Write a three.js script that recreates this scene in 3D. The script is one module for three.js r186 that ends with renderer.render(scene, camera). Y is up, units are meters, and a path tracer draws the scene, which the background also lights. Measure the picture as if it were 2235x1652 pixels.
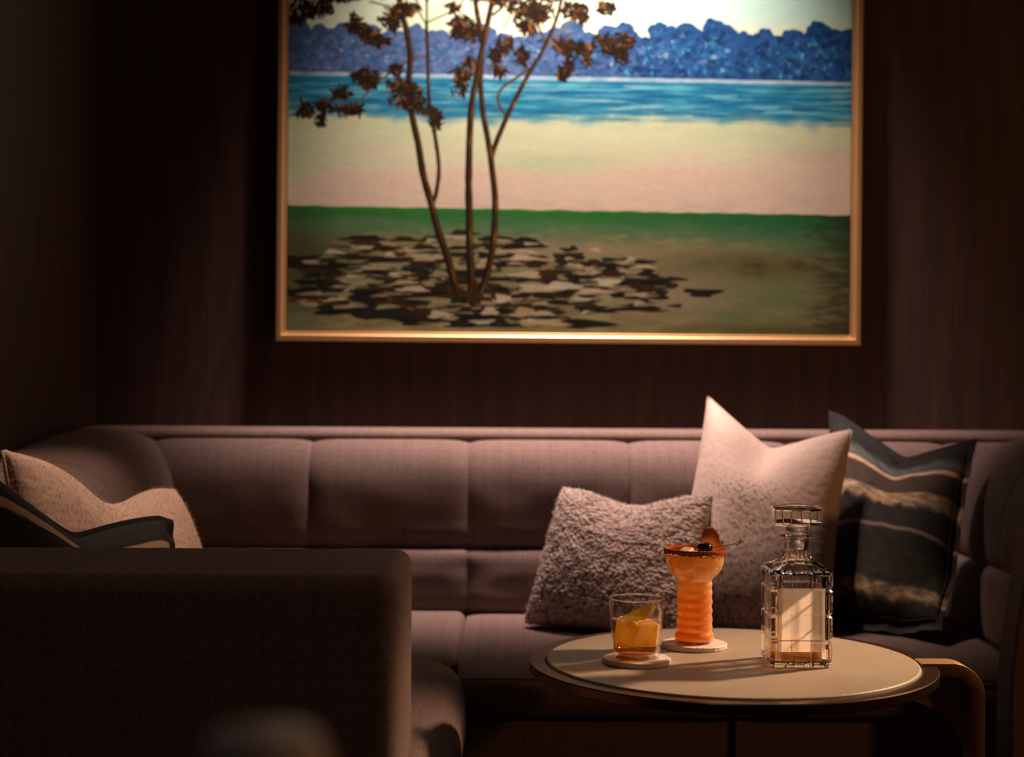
import * as THREE from 'three';
import { RoundedBoxGeometry } from 'three/addons/geometries/RoundedBoxGeometry.js';
import { mergeGeometries, toCreasedNormals, mergeVertices } from 'three/addons/utils/BufferGeometryUtils.js';
import { ImprovedNoise } from 'three/addons/math/ImprovedNoise.js';
import { MeshSurfaceSampler } from 'three/addons/math/MeshSurfaceSampler.js';

// ------------------------------------------------------------------ camera, exposure, lights
const scene = new THREE.Scene();
scene.background = new THREE.Color(0x000000);
const camera = new THREE.PerspectiveCamera(28.38, 2235 / 1652, 0.05, 30);
camera.position.set(0, 0.92, 0);
camera.rotation.set(0, 0, 0.0055);
camera.focus = 2.12;
camera.userData.fStop = 3.6;
const renderer = new THREE.WebGLRenderer();
renderer.toneMapping = THREE.LinearToneMapping;
renderer.toneMappingExposure = 1.0;
renderer.shadowMap.enabled = true;

// every downlight, all out of view: [position on the ceiling, aim, colour, intensity, half cone, penumbra, softness]
const DOWNLIGHTS = {
  picture: { at: [0.16, 2.7, -3.14], aim: [0.16, 1.91, -3.45], color: [1.0, 0.71, 0.60], power: 51, angle: 0.62, penumbra: 0.65, soft: 5 },  // out of view, placed to light the painting and the sofa top
  cushions: { at: [-0.28, 2.7, -2.52], aim: [0.46, 0.62, -2.93], color: [1.0, 0.69, 0.53], power: 10, angle: 0.205, penumbra: 0.85, soft: 2 },  // out of view, placed to light these cushions from the upper left
  wing: { at: [-0.52, 2.7, -2.52], aim: [-0.72, 0.75, -2.55], color: [1.0, 0.66, 0.50], power: 10, angle: 0.215, penumbra: 1.0, soft: 2 },  // out of view, placed to light the left wing and its cushions
  room: { at: [-0.15, 2.7, -0.75], aim: [-0.35, 0.0, -1.35], color: [1.0, 0.76, 0.62], power: 0.5, angle: 0.55, penumbra: 1.0, soft: 1.5 },  // out of view, weakly lights the near arm and the chair post
};

// adjustable floor lamp out of the frame on the right, its narrow beam crosses the table
const UNSEEN_BEAM = { at: [1.92, 1.78, -2.88], aim: [0.43, 0.54, -2.17], color: [1.0, 0.63, 0.39], power: 31, angle: 0.21, penumbra: 0.9, soft: 4 };
// warm wall lamp out of the frame on the right: it gives the glasses their right-hand highlights
const UNSEEN_SCONCE = { at: [3.08, 1.5, -1.05], color: [1.0, 0.46, 0.17], power: 3.1 };

// ------------------------------------------------------------------ helpers
let seed = 7;
const rnd = () => { seed = (seed + 0x6d2b79f5) | 0; let t = Math.imul(seed ^ (seed >>> 15), 1 | seed); t = (t + Math.imul(t ^ (t >>> 7), 61 | t)) ^ t; return ((t ^ (t >>> 14)) >>> 0) / 4294967296; };
const rr = (a, b) => a + (b - a) * rnd();
const perlin = new ImprovedNoise();
const noise = (x, y, z = 0) => perlin.noise(x, y, z);
const fbm = (x, y, z = 0, o = 4) => { let s = 0, a = 0.5; for (let i = 0; i < o; i++) { s += a * noise(x, y, z + i * 7.3); x *= 2.03; y *= 2.03; a *= 0.5; } return s; };
const clamp = (x, a = 0, b = 1) => Math.min(b, Math.max(a, x));
const sm = (a, b, x) => { const t = clamp((x - a) / (b - a)); return t * t * (3 - 2 * t); };
const mix = (a, b, t) => a + (b - a) * t;
const hex = (h) => [(h >> 16) & 255, (h >> 8) & 255, h & 255];
const mixc = (a, b, t) => [mix(a[0], b[0], t), mix(a[1], b[1], t), mix(a[2], b[2], t)];
const lin = (r, g, b) => new THREE.Color().setRGB(r, g, b);
const V = (x, y, z) => new THREE.Vector3(x, y, z);

const used = new Map();
const numbered = (n) => { const k = used.get(n) ?? 0; used.set(n, k + 1); return k ? `${n}_${String(k).padStart(3, '0')}` : n; };
const shade = (o) => { o.castShadow = o.receiveShadow = true; return o; };
function thing(name, label, category, at = [0, 0, 0], group) {
  const o = new THREE.Group();
  o.name = numbered(name); o.position.set(...at); o.userData = { label, category };
  if (group) o.userData.group = group;
  scene.add(o);
  return o;
}
const rootOf = (o) => { while (o.parent && o.parent !== scene) o = o.parent; return o; };
// geometry is given in world metres; it is moved to its thing's own axes
function part(name, geo, mat, parent, label) {
  const p = rootOf(parent).position;
  geo.translate(-p.x, -p.y, -p.z);
  const m = shade(new THREE.Mesh(geo, mat));
  m.name = name;
  if (label) m.userData.label = label;
  parent.add(m);
  return m;
}
function structure(name, geo, mat) {
  const m = shade(new THREE.Mesh(geo, mat));
  m.name = name; m.userData.kind = 'structure';
  scene.add(m);
  return m;
}
function grid(nu, nv, fn, flip = false) {
  const pos = [], uv = [], idx = [];
  for (let j = 0; j <= nv; j++) for (let i = 0; i <= nu; i++) {
    const r = fn(i / nu, j / nv, i, j);
    pos.push(r[0], r[1], r[2]); uv.push(r[3] ?? i / nu, r[4] ?? j / nv);
  }
  const w = nu + 1;
  for (let j = 0; j < nv; j++) for (let i = 0; i < nu; i++) {
    const a = j * w + i, b = a + 1, c = a + w, d = c + 1;
    if (flip) idx.push(a, c, b, b, c, d); else idx.push(a, b, c, b, d, c);
  }
  const g = new THREE.BufferGeometry();
  g.setAttribute('position', new THREE.Float32BufferAttribute(pos, 3));
  g.setAttribute('uv', new THREE.Float32BufferAttribute(uv, 2));
  g.setIndex(idx); g.computeVertexNormals();
  return g;
}
// uv in metres from the dominant axis of each face
function boxUV(geo) {
  const g = geo.index ? geo.toNonIndexed() : geo, p = g.attributes.position, uv = new Float32Array(p.count * 2), a = V(), b = V(), c = V();
  for (let i = 0; i < p.count; i += 3) {
    a.fromBufferAttribute(p, i); b.fromBufferAttribute(p, i + 1); c.fromBufferAttribute(p, i + 2);
    const n = b.clone().sub(a).cross(c.clone().sub(a)), x = Math.abs(n.x), y = Math.abs(n.y), z = Math.abs(n.z);
    [a, b, c].forEach((q, k) => { const u = x > y && x > z ? [q.z, q.y] : y > z ? [q.x, q.z] : [q.x, q.y]; uv[(i + k) * 2] = u[0]; uv[(i + k) * 2 + 1] = u[1]; });
  }
  g.setAttribute('uv', new THREE.BufferAttribute(uv, 2));
  return g;
}
const box = (x0, x1, y0, y1, z0, z1) => boxUV(new THREE.BoxGeometry(x1 - x0, y1 - y0, z1 - z0).translate((x0 + x1) / 2, (y0 + y1) / 2, (z0 + z1) / 2));
const rbox = (x0, x1, y0, y1, z0, z1, r, seg = 5) => boxUV(new RoundedBoxGeometry(x1 - x0, y1 - y0, z1 - z0, seg, r).translate((x0 + x1) / 2, (y0 + y1) / 2, (z0 + z1) / 2));
const lathe = (pts, x = 0, y = 0, z = 0, seg = 96) => new THREE.LatheGeometry(pts.map((p) => new THREE.Vector2(p[0], p[1])), seg).translate(x, y, z);
const spline2 = (pts, n) => new THREE.SplineCurve(pts.map((p) => new THREE.Vector2(...p))).getSpacedPoints(n).map((p) => [p.x, p.y]);
const tube = (pts, r, seg = 64, rad = 8, closed = false) => new THREE.TubeGeometry(new THREE.CatmullRomCurve3(pts.map((p) => V(...p)), closed), seg, r, rad, closed);
function dataTex(w, h, fn, srgb = true, channels = 4) {
  const d = new Uint8Array(w * h * 4);
  for (let y = 0; y < h; y++) for (let x = 0; x < w; x++) {
    const c = fn(x, y), o = (y * w + x) * 4;
    d[o] = clamp(c[0], 0, 255); d[o + 1] = clamp(c[1], 0, 255); d[o + 2] = clamp(c[2], 0, 255); d[o + 3] = 255;
  }
  const t = new THREE.DataTexture(d, w, h);
  t.magFilter = t.minFilter = THREE.LinearFilter; t.wrapS = t.wrapT = THREE.RepeatWrapping;
  if (srgb) t.colorSpace = THREE.SRGBColorSpace;
  t.needsUpdate = true;
  return t;
}

// ------------------------------------------------------------------ materials
const M = {};
{ // heathered woven upholstery, 0.25 m per repeat
  const N = 512, row = [], col = [], f = new Float32Array(N * N);
  for (let i = 0; i < N / 2; i++) { row.push(rnd()); col.push(rnd()); }
  for (let y = 0; y < N; y++) for (let x = 0; x < N; x++) {
    const over = ((x >> 1) + (y >> 1)) & 1;
    const seg = over ? 0.35 * row[y >> 1] + 0.5 * noise((x >> 1) * 0.21, (y >> 1) * 3.1, 1) : 0.35 * col[x >> 1] + 0.5 * noise((x >> 1) * 3.1, (y >> 1) * 0.21, 5);
    f[y * N + x] = clamp(0.5 + 0.5 * (seg - 0.17) + 0.4 * (rnd() - 0.5));
  }
  const map = dataTex(N, N, (x, y) => { const v = f[y * N + x]; return [mix(74, 214, v), mix(70, 204, v), mix(71, 203, v)]; });
  const bump = dataTex(N, N, (x, y) => { const v = 255 * f[y * N + x]; return [v, v, v]; }, false);
  map.repeat.set(3.2, 3.2); bump.repeat.set(3.2, 3.2);
  M.fabric = new THREE.MeshPhysicalMaterial({ name: 'upholstery', map, color: lin(0.56, 0.44, 0.405), bumpMap: bump, bumpScale: 0.0008, roughness: 0.95, sheen: 0.15, sheenColor: lin(0.55, 0.45, 0.45), sheenRoughness: 0.6, specularIntensity: 0.25 });
  M.piping = new THREE.MeshStandardMaterial({ name: 'upholstery piping', map, color: lin(0.72, 0.68, 0.72), bumpMap: bump, bumpScale: 0.0008, roughness: 0.95 });
}
{ // dark stained veneer, grain upright
  const W = 1024, H = 1024;
  const fn = (x, y) => {
    const u = x / W, v = y / H, tau = Math.PI * 2;
    const warp = 0.05 * noise(u * 3, v * 2.2, 3) + 0.02 * noise(u * 9, v * 5, 8);
    const ring = 0.5 + 0.5 * Math.sin((u + warp + 0.12 * Math.exp(-(((u - 0.4) / 0.12) ** 2)) * noise(u * 2, v * 3, 2)) * tau * 16);
    const fine = fbm(u * 160, v * 6, 4, 3), pores = sm(0.18, 0.45, noise(u * 420, v * 14, 9));
    return clamp(0.5 + 0.22 * (ring - 0.5) + 0.5 * fine - 0.3 * pores);
  };
  const f = new Float32Array(W * H);
  for (let y = 0; y < H; y++) for (let x = 0; x < W; x++) f[y * W + x] = fn(x, y);
  const map = dataTex(W, H, (x, y) => { const v = f[y * W + x]; return [mix(40, 86, v), mix(27, 58, v), mix(24, 52, v)]; });
  const bump = dataTex(W, H, (x, y) => { const v = 255 * f[y * W + x]; return [v, v, v]; }, false);
  map.repeat.set(0.9, 0.5); bump.repeat.set(0.9, 0.5);
  M.veneer = new THREE.MeshStandardMaterial({ name: 'dark veneer', map, color: lin(0.9, 0.85, 0.9), bumpMap: bump, bumpScale: 0.0004, roughness: 0.62 });
}
M.plaster = new THREE.MeshStandardMaterial({ name: 'dark ceiling paint', color: lin(0.05, 0.04, 0.037), roughness: 0.9 });
{
  const N = 256;
  const map = dataTex(N, N, (x, y) => { const v = 26 + 22 * rnd() + 30 * fbm(x / 30, y / 30); return [v * 1.1, v * 0.9, v * 0.85]; });
  map.repeat.set(2, 2);
  M.carpet = new THREE.MeshStandardMaterial({ name: 'dark carpet', map, roughness: 1 });
}
M.bronze = new THREE.MeshStandardMaterial({ name: 'brushed bronze', color: lin(0.38, 0.22, 0.105), metalness: 0.5, roughness: 0.45 });
M.rimBronze = new THREE.MeshStandardMaterial({ name: 'dark bronze rim', color: lin(0.13, 0.072, 0.036), metalness: 0.92, roughness: 0.3 });
M.frame = new THREE.MeshStandardMaterial({ name: 'satin gilt', color: lin(0.62, 0.39, 0.19), metalness: 0.75, roughness: 0.4 });
M.paleWood = new THREE.MeshStandardMaterial({ name: 'pale grey paint', color: lin(0.55, 0.52, 0.51), roughness: 0.6 });
M.black = new THREE.MeshStandardMaterial({ name: 'black lacquer', color: lin(0.02, 0.02, 0.02), roughness: 0.4 });
M.glow = (c) => new THREE.MeshStandardMaterial({ name: 'lamp glow', color: 0x000000, emissive: lin(...c), emissiveIntensity: 6 });
M.glass = new THREE.MeshPhysicalMaterial({ name: 'thin clear glass', color: 0xffffff, transmission: 1, thickness: 0, roughness: 0.02, ior: 1.5 });
M.cutGlass = new THREE.MeshPhysicalMaterial({ name: 'cut crystal', color: 0xffffff, transmission: 1, thickness: 0.05, roughness: 0, ior: 1.5, attenuationColor: lin(1, 0.97, 0.94), attenuationDistance: 0.3 });

// ------------------------------------------------------------------ room shell
const XL = -0.9585, XR = 3.2, ZB = -3.45, ZF = 1.6, YC = 2.7;
structure('floor', box(XL - 0.1, XR + 0.1, -0.1, 0, ZB - 0.1, ZF + 0.1), M.carpet);
structure('ceiling', box(XL - 0.1, XR + 0.1, YC + 0.02, YC + 0.12, ZB - 0.1, ZF + 0.1), M.plaster);
structure('wall_back', box(XL - 0.1, XR + 0.1, 0, YC + 0.02, ZB - 0.1, ZB), M.veneer);
structure('wall_left', box(XL - 0.1, XL, 0, YC + 0.02, ZB, ZF), M.veneer);
structure('wall_right', box(XR, XR + 0.1, 0, YC + 0.02, ZB, ZF), M.veneer);
structure('wall_front', box(XL, XR, 0, YC + 0.02, ZF, ZF + 0.1), M.veneer);

// ------------------------------------------------------------------ downlights
for (const [key, d] of Object.entries(DOWNLIGHTS)) {
  const o = thing('unseen_downlight', { picture: 'ceiling downlight out of view, placed to wash the landscape painting', cushions: 'ceiling downlight out of view, placed to light the blush and fleece cushions', wing: 'ceiling downlight out of view, placed to light the left wing of the sofa', room: 'weak ceiling downlight out of view, placed to light the near arm and chair post' }[key], 'light', d.at);
  part('trim_ring', lathe([[0.036, 0.0], [0.036, -0.006], [0.05, -0.006], [0.052, 0.0], [0.052, 0.02], [0.036, 0.02], [0.036, 0.0]], ...d.at, 48), M.black, o);
  part('diffuser', lathe([[0, 0.004], [0.035, 0.004], [0.035, 0.012], [0, 0.012]], ...d.at, 40), M.glow(d.color), o, 'glowing lens');
  const s = new THREE.SpotLight(lin(...d.color), d.power, 0, d.angle, d.penumbra, 2);
  s.position.set(d.at[0], d.at[1] - 0.012, d.at[2]);
  s.target.position.set(...d.aim);
  s.castShadow = true; s.shadow.radius = d.soft; s.shadow.mapSize.set(2048, 2048);
  scene.add(s, s.target);
}

{
  const d = UNSEEN_BEAM, [x, y, z] = d.at, dir = V(...d.aim).sub(V(...d.at)).normalize();
  const o = thing('unseen_floor_lamp', 'black floor lamp out of view, placed to beam across the side table', 'lamp', [x + 0.12, 0, z - 0.06]);
  const q = new THREE.Quaternion().setFromUnitVectors(V(0, -1, 0), dir), turned = (g) => g.applyQuaternion(q).translate(x, y, z);
  part('base', lathe([[0, 0], [0.14, 0], [0.14, 0.012], [0.13, 0.018], [0.012, 0.022], [0, 0.022]], x + 0.12, 0, z - 0.06, 48), M.black, o);
  part('pole', lathe([[0.009, 0.02], [0.009, 1.86], [0, 1.865]], x + 0.12, 0, z - 0.06, 20), M.black, o);
  part('arm', tube([[x + 0.12, 1.84, z - 0.06], [x + 0.07, 1.86, z - 0.035], [x - dir.x * 0.09, y - dir.y * 0.09, z - dir.z * 0.09]], 0.006, 16, 10), M.black, o);
  part('head', turned(lathe([[0.036, -0.004], [0.042, -0.004], [0.043, 0.05], [0.03, 0.09], [0, 0.095], [0, 0.088], [0.028, 0.084], [0.038, 0.048], [0.036, -0.004]], 0, 0, 0, 40)), M.black, o);
  part('lens', turned(lathe([[0, 0.010], [0.0355, 0.010], [0.0355, 0.016], [0, 0.016]], 0, 0, 0, 40)), M.glow(d.color), o, 'glowing lens');
  const s = new THREE.SpotLight(lin(...d.color), d.power, 0, d.angle, d.penumbra, 2);
  s.position.set(x + dir.x * 0.01, y + dir.y * 0.01, z + dir.z * 0.01); s.target.position.set(...d.aim);
  s.castShadow = true; s.shadow.radius = d.soft; s.shadow.mapSize.set(2048, 2048);
  scene.add(s, s.target);
}
{
  const [x, y, z] = UNSEEN_SCONCE.at;
  const o = thing('unseen_wall_lamp', 'warm wall lamp out of view on the right, placed to light the glasses from that side', 'lamp', [XR, y, z]);
  part('back_plate', rbox(XR - 0.015, XR - 0.001, y - 0.09, y + 0.09, z - 0.05, z + 0.05, 0.005), M.bronze, o);
  part('arm', tube([[XR - 0.01, y, z], [x, y - 0.005, z]], 0.007, 12, 10), M.bronze, o);
  part('shade', lathe([[0.0, -0.17], [0.075, -0.17], [0.08, -0.165], [0.08, 0.165], [0.075, 0.17], [0.0, 0.17]], x, y, z, 48), new THREE.MeshStandardMaterial({ name: 'lamp shade glow', color: lin(0.6, 0.5, 0.4), emissive: lin(...UNSEEN_SCONCE.color), emissiveIntensity: 2.4, roughness: 1 }), o, 'glowing shade');
  const l = new THREE.PointLight(lin(...UNSEEN_SCONCE.color), UNSEEN_SCONCE.power, 0, 2);
  l.position.set(x, y, z); l.castShadow = true; l.shadow.radius = 3; scene.add(l);
}

// ------------------------------------------------------------------ painting
const paintingTexture = (() => {
  const S = 1.649, X0 = 622, Y0 = -253, W = 2048, H = 1614;
  const cv = document.createElement('canvas'); cv.width = W; cv.height = H;
  const ctx = cv.getContext('2d');
  const img = ctx.createImageData(W, H), D = img.data;
  const crowns = [];
  const tops = [[560, 42], [640, 38], [690, 50], [715, 56], [745, 46], [800, 50], [850, 58], [900, 48], [950, 60], [1000, 56], [1050, 44], [1090, 66], [1130, 70], [1170, 60], [1210, 50], [1245, 38], [1285, 62], [1325, 48], [1362, 40], [1395, 70], [1440, 40], [1470, 48], [1502, 38], [1530, 58], [1558, 30], [1585, 44], [1605, 66], [1622, 58], [1645, 82], [1672, 52], [1700, 64], [1735, 50], [1765, 58], [1790, 32], [1825, 48], [1860, 48], [1900, 44]];
  for (const [x, y] of tops) { crowns.push([x, y + 22, 24]); for (let k = 0; k < 14; k++) { const a = rnd() * 6.28; crowns.push([x + 20 * Math.cos(a), y + 22 + 18 * Math.sin(a), rr(4, 11)]); } }
  const topAt = (x, y) => { let m = 9; for (const c of crowns) { const q = ((x - c[0]) ** 2 + (y - c[1]) ** 2) / (c[2] * c[2]); if (q < m) m = q; } return m; };
  const skyl = (x) => { let k = 0; while (k < tops.length - 2 && tops[k + 1][0] < x) k++; const [a, b] = [tops[k], tops[k + 1]]; return mix(a[1], b[1], clamp((x - a[0]) / (b[0] - a[0]))); };
  const c = { sky: hex(0xd9d9b8), skyPink: hex(0xd6cdb2), skyBlue: hex(0xb9d4c6), tl: hex(0x4a5c82), tr: hex(0x1c4474), tdark: hex(0x142f60), glint: hex(0x5f9fc0), glint2: hex(0xa7bfd0), line: hex(0xc9bcc2), w1: hex(0x20718f), w2: hex(0x155a80), w3: hex(0x5a98a0), w4: hex(0x9fb9ae), s1: hex(0xc9bd98), s2: hex(0xd2ad96), s3: hex(0xb0b58a), s4: hex(0xb99a8c), g1: hex(0x2c6a2a), g2: hex(0x4d6d3e), g3: hex(0x206040), o1: hex(0x6f6a40), o2: hex(0x94805a), o3: hex(0x5b5a30), o4: hex(0x5a3c18), o5: hex(0x9a7c60) };
  for (let j = 0; j < H; j++) for (let i = 0; i < W; i++) {
    const x = i / S + X0, y = j / S + Y0, t = (x - 622) / 1242;
    const n1 = fbm(x / 90, y / 18, 1, 4), n2 = fbm(x / 40, y / 12, 5, 3), n3 = noise(x / 9, y / 2.6, 2), big = fbm(x / 240, y / 55, 91, 3);
    let p;
    const hy = 150 + 14 * t;
    if (y < hy) {
      p = mixc(mixc(c.sky, c.skyPink, sm(-0.2, 0.3, big)), c.skyBlue, clamp(sm(60, -160, y) * 0.8 + sm(0.45, 0.8, t) * 0.75 * sm(70, 10, y + 40 * big)));
      const m = y < 112 ? topAt(x + 3 * n2, y) : 0;
      if (m < 1 || y > skyl(x) + 20 + 10 * n2) {
        const rich = sm(0.42, 0.72, t + big * 0.2);
        p = mixc(c.tl, c.tr, rich * 0.95);
        p = mixc(p, c.tdark, clamp(sm(0.02, 0.3, fbm(x / 22, y / 18, 11, 4)) * (0.3 + 0.5 * rich)));
        if (m > 0.7 && y < 112) p = mixc(p, hex(0x3f86a8), sm(0.7, 1.0, m) * 0.5 * rich);
      }
    } else if (y < 448 + 12 * t + 3 * noise(x / 50, 0, 3)) {
      const ed = 238 + 9 * Math.sin(x / 130) + 12 * t + 40 * fbm(x / 70, y / 60, 61, 3);
      let w = mixc(c.w1, c.w2, sm(-0.1, 0.35, n1));
      w = mixc(w, c.w3, sm(0.02, 0.36, fbm(x / 110, y / 9, 71, 4)) * 0.85);
      let s = mixc(c.s1, c.s2, sm(300, 392, y + 90 * big + 30 * (t - 0.5)));
      s = mixc(s, c.s3, clamp(0.8 * Math.exp(-(((x - 1215) / 135) ** 2) - ((y - 342 - 8 * Math.cos((x - 1215) / 70)) / 24) ** 2) + 0.6 * Math.exp(-(((x - 635) / 60) ** 2) - ((y - 350) / 60) ** 2) + 0.4 * Math.exp(-(((y - 280) / 30) ** 2)) * sm(-0.2, 0.2, big) + 0.3 * Math.exp(-(((x - 1770) / 70) ** 2) - ((y - 325) / 12) ** 2)));
      s = mixc(s, c.s4, 0.35 * sm(395, 450, y) * sm(-0.1, 0.2, n1));
      p = mixc(w, s, sm(ed - 24, ed + 22, y));
      const dl = Math.abs(y - hy - 4) / 4.5;
      if (dl < 1.6) p = mixc(p, c.line, (1 - sm(0.5, 1.6, dl)) * (0.75 + 0.6 * n2));
    } else {
      const e = y - 448 - 12 * t, g = (cx, cy, rx, ry) => Math.exp(-(((x - cx) / rx) ** 2) - ((y - cy) / ry) ** 2);
      p = mixc(hex(0x2f6a2c), hex(0x557048), sm(8, 40, e + 26 * n1));
      p = mixc(p, hex(0x1f5236), sm(0.45, 0.95, t) * sm(75, 25, e) * (0.55 + n2));
      p = mixc(p, hex(0x7c7a2c), 0.5 * sm(0.2, 0.4, n2) * sm(24, 4, e));
      let lo = mixc(hex(0x7d6b47), hex(0x948058), sm(-0.2, 0.25, n1));
      lo = mixc(lo, hex(0x9a7d5e), 0.85 * clamp(g(1480, 640, 170, 52) + g(1270, 545, 260, 26)));
      lo = mixc(lo, hex(0x6c7046), 0.8 * clamp(g(1700, 640, 110, 50) + g(1620, 690, 60, 18)));
      lo = mixc(lo, hex(0x4f4a26), 0.85 * clamp(g(1640, 570, 190, 34) * (0.7 + n1) + g(1700, 718, 240, 16)));
      lo = mixc(lo, hex(0x4a2c12), 0.55 * clamp((g(1655, 578, 34, 20) + g(1762, 572, 40, 20) * 0.7) * (0.8 + 2 * n2)));
      lo = mixc(lo, hex(0x4c4e2c), 0.8 * g(660, 560, 110, 90));
      p = mixc(p, lo, sm(34, 84, e + 34 * n2 - 30 * sm(0.72, 1, t)));
      p = mixc(p, hex(0x2f2c18), 0.75 * sm(0.9, 1.02, t + 0.1 * n2) + 0.35 * sm(0.1, 0.0, t));
      p = mixc(p, hex(0x6e7a4c), 0.6 * g(640, 705, 45, 25));
    }
    const k = (1 + 0.05 * n3 + 0.03 * Math.sin(y * 2.1 + n2 * 3) + 0.05 * n2) * (y > 460 ? 0.92 : 1);
    const o = (j * W + i) * 4;
    D[o] = p[0] * k; D[o + 1] = p[1] * k; D[o + 2] = p[2] * k; D[o + 3] = 255;
  }
  ctx.putImageData(img, 0, 0);
  ctx.setTransform(S, 0, 0, S, -X0 * S, -Y0 * S);
  ctx.lineCap = ctx.lineJoin = 'round';
  const css = (a, al = 1) => `rgba(${a[0] | 0},${a[1] | 0},${a[2] | 0},${al})`;
  const blob = (x, y, rx, ry, col, rot = 0) => {
    ctx.fillStyle = col; ctx.beginPath();
    const n = 14, ph = rnd() * 9;
    for (let k = 0; k <= n; k++) { const a = (k / n) * Math.PI * 2, q = 1 + 0.28 * Math.sin(a * 3 + ph) + 0.12 * Math.sin(a * 7 + ph * 2); const ex = Math.sign(Math.cos(a)) * Math.abs(Math.cos(a)) ** 0.7 * rx * q, ey = Math.sin(a) * ry * q; const X = x + ex * Math.cos(rot) - ey * Math.sin(rot), Y = y + ex * Math.sin(rot) + ey * Math.cos(rot); k ? ctx.lineTo(X, Y) : ctx.moveTo(X, Y); }
    ctx.fill();
  };
  // dabs of foliage on the far bank, strokes on the water
  const dabs = [[0x3a4668, 0x5a6690, 0x6a7298, 0x46587e, 0x34507a], [0x123058, 0x1c4a7c, 0x2a5a8a, 0x0f2848, 0x2d4a80]];
  for (let k = 0; k < 2600; k++) {
    const x = rr(615, 1870), t = (x - 622) / 1242, y = rr(skyl(x) + 12, 146 + 13 * t), right = rnd() < sm(0.35, 0.75, t);
    blob(x, y, rr(3, 10), rr(2.5, 7), css(hex(dabs[right ? 1 : 0][(rnd() * 5) | 0]), rr(0.35, 0.8)), rr(-0.5, 0.5));
  }
  for (let k = 0; k < 230; k++) {
    const x = rr(615, 1870), t = (x - 622) / 1242, q = rnd(), y = mix(skyl(x) + 26, 144 + 13 * t, q), right = t > 0.5;
    blob(x, y, rr(1.2, right ? 6 : 5), rr(1.2, right ? 7 : 4), css(hex([0x3f9bc0, 0x6fa8c4, 0x9fbccc, 0x2f80b0][(rnd() * 4) | 0]), rr(0.25, 0.75)));
  }
  for (let k = 0; k < 620; k++) {
    const x = rr(600, 1880), t = (x - 622) / 1242, y = rr(168 + 12 * t, 250 + 12 * t), deep = sm(165, 235, y);
    const pal = rnd() < 0.45 + 0.25 * deep ? [0x14587e, 0x1a6a90, 0x0f4a72] : [0x4a98a8, 0x2f86a0, 0x86b6b4, 0xa8b8bc];
    blob(x, y, rr(14, 70), rr(1.2, 4.5), css(hex(pal[(rnd() * pal.length) | 0]), rr(0.25, 0.6) * (1 - 0.6 * sm(230, 256, y))), rr(-0.02, 0.03));
  }
  // dappled shade on the ground: dark strokes with lighter gaps
  const darks = [hex(0x1a120d), hex(0x261a12), hex(0x14140f), hex(0x34200f)], lights = [hex(0xa98a68), hex(0xb89a7c), hex(0x8c7a56), hex(0xc0a486)];
  for (const [x, y, rx, ry] of [[660, 572, 60, 14], [700, 590, 45, 18], [650, 640, 40, 8], [720, 630, 34, 22], [800, 528, 34, 12], [790, 520, 52, 6], [880, 522, 30, 6], [938, 522, 26, 8], [1010, 506, 30, 6], [905, 572, 70, 10], [880, 612, 60, 16], [960, 640, 80, 14], [740, 680, 62, 10], [800, 660, 40, 16], [850, 690, 70, 14], [930, 690, 60, 14], [1000, 700, 70, 14], [1060, 690, 60, 16], [1090, 650, 60, 16], [1130, 560, 40, 12], [1150, 530, 42, 10], [1180, 600, 50, 14], [1100, 520, 30, 6], [1240, 560, 34, 10], [1250, 575, 40, 8], [1270, 600, 30, 12], [1345, 566, 32, 7], [1350, 590, 40, 10], [1400, 592, 40, 10], [1440, 615, 40, 14], [1420, 640, 50, 10], [1330, 640, 50, 8], [1480, 605, 24, 5], [1540, 634, 40, 9], [1480, 664, 16, 4], [1400, 672, 60, 6], [1320, 676, 40, 5], [1290, 706, 52, 10], [1200, 700, 60, 12], [1150, 670, 50, 12], [1210, 640, 40, 12], [1000, 600, 60, 14], [1060, 580, 50, 12], [840, 640, 60, 12], [680, 655, 50, 9]]) blob(x, y, rx, ry, css(darks[(rnd() * 4) | 0], 0.92));
  for (let k = 0; k < 340; k++) {
    const a = rnd() * Math.PI * 2, q = Math.sqrt(rnd()), x = 1030 + Math.cos(a) * q * 420, y = 615 + Math.sin(a) * q * 100;
    if (x < 630 || y > 716 || (x > 1350 && y < 560)) continue;
    const dark = rnd() < 0.80 - 0.22 * q;
    blob(x, y, rr(10, dark ? 42 : 34), rr(2.2, dark ? 7 : 5.5), css((dark ? darks : lights)[(rnd() * 4) | 0], dark ? 0.9 : 0.8), rr(-0.08, 0.08));
  }
  for (const [x, y, rx, ry] of [[930, 562, 36, 6], [850, 578, 42, 6], [960, 598, 22, 7], [900, 632, 34, 6], [790, 615, 40, 7], [1060, 575, 20, 12], [1140, 560, 26, 7], [1150, 598, 34, 7], [1180, 628, 50, 8], [1098, 650, 16, 9], [1070, 680, 18, 9], [1150, 682, 30, 10], [1195, 705, 50, 7], [960, 688, 26, 8], [1230, 622, 40, 8], [1330, 612, 26, 8], [1300, 690, 36, 7], [1350, 655, 40, 8], [1300, 634, 42, 6]]) blob(x, y, rx, ry, css(lights[(rnd() * 4) | 0], 0.9));
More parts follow.
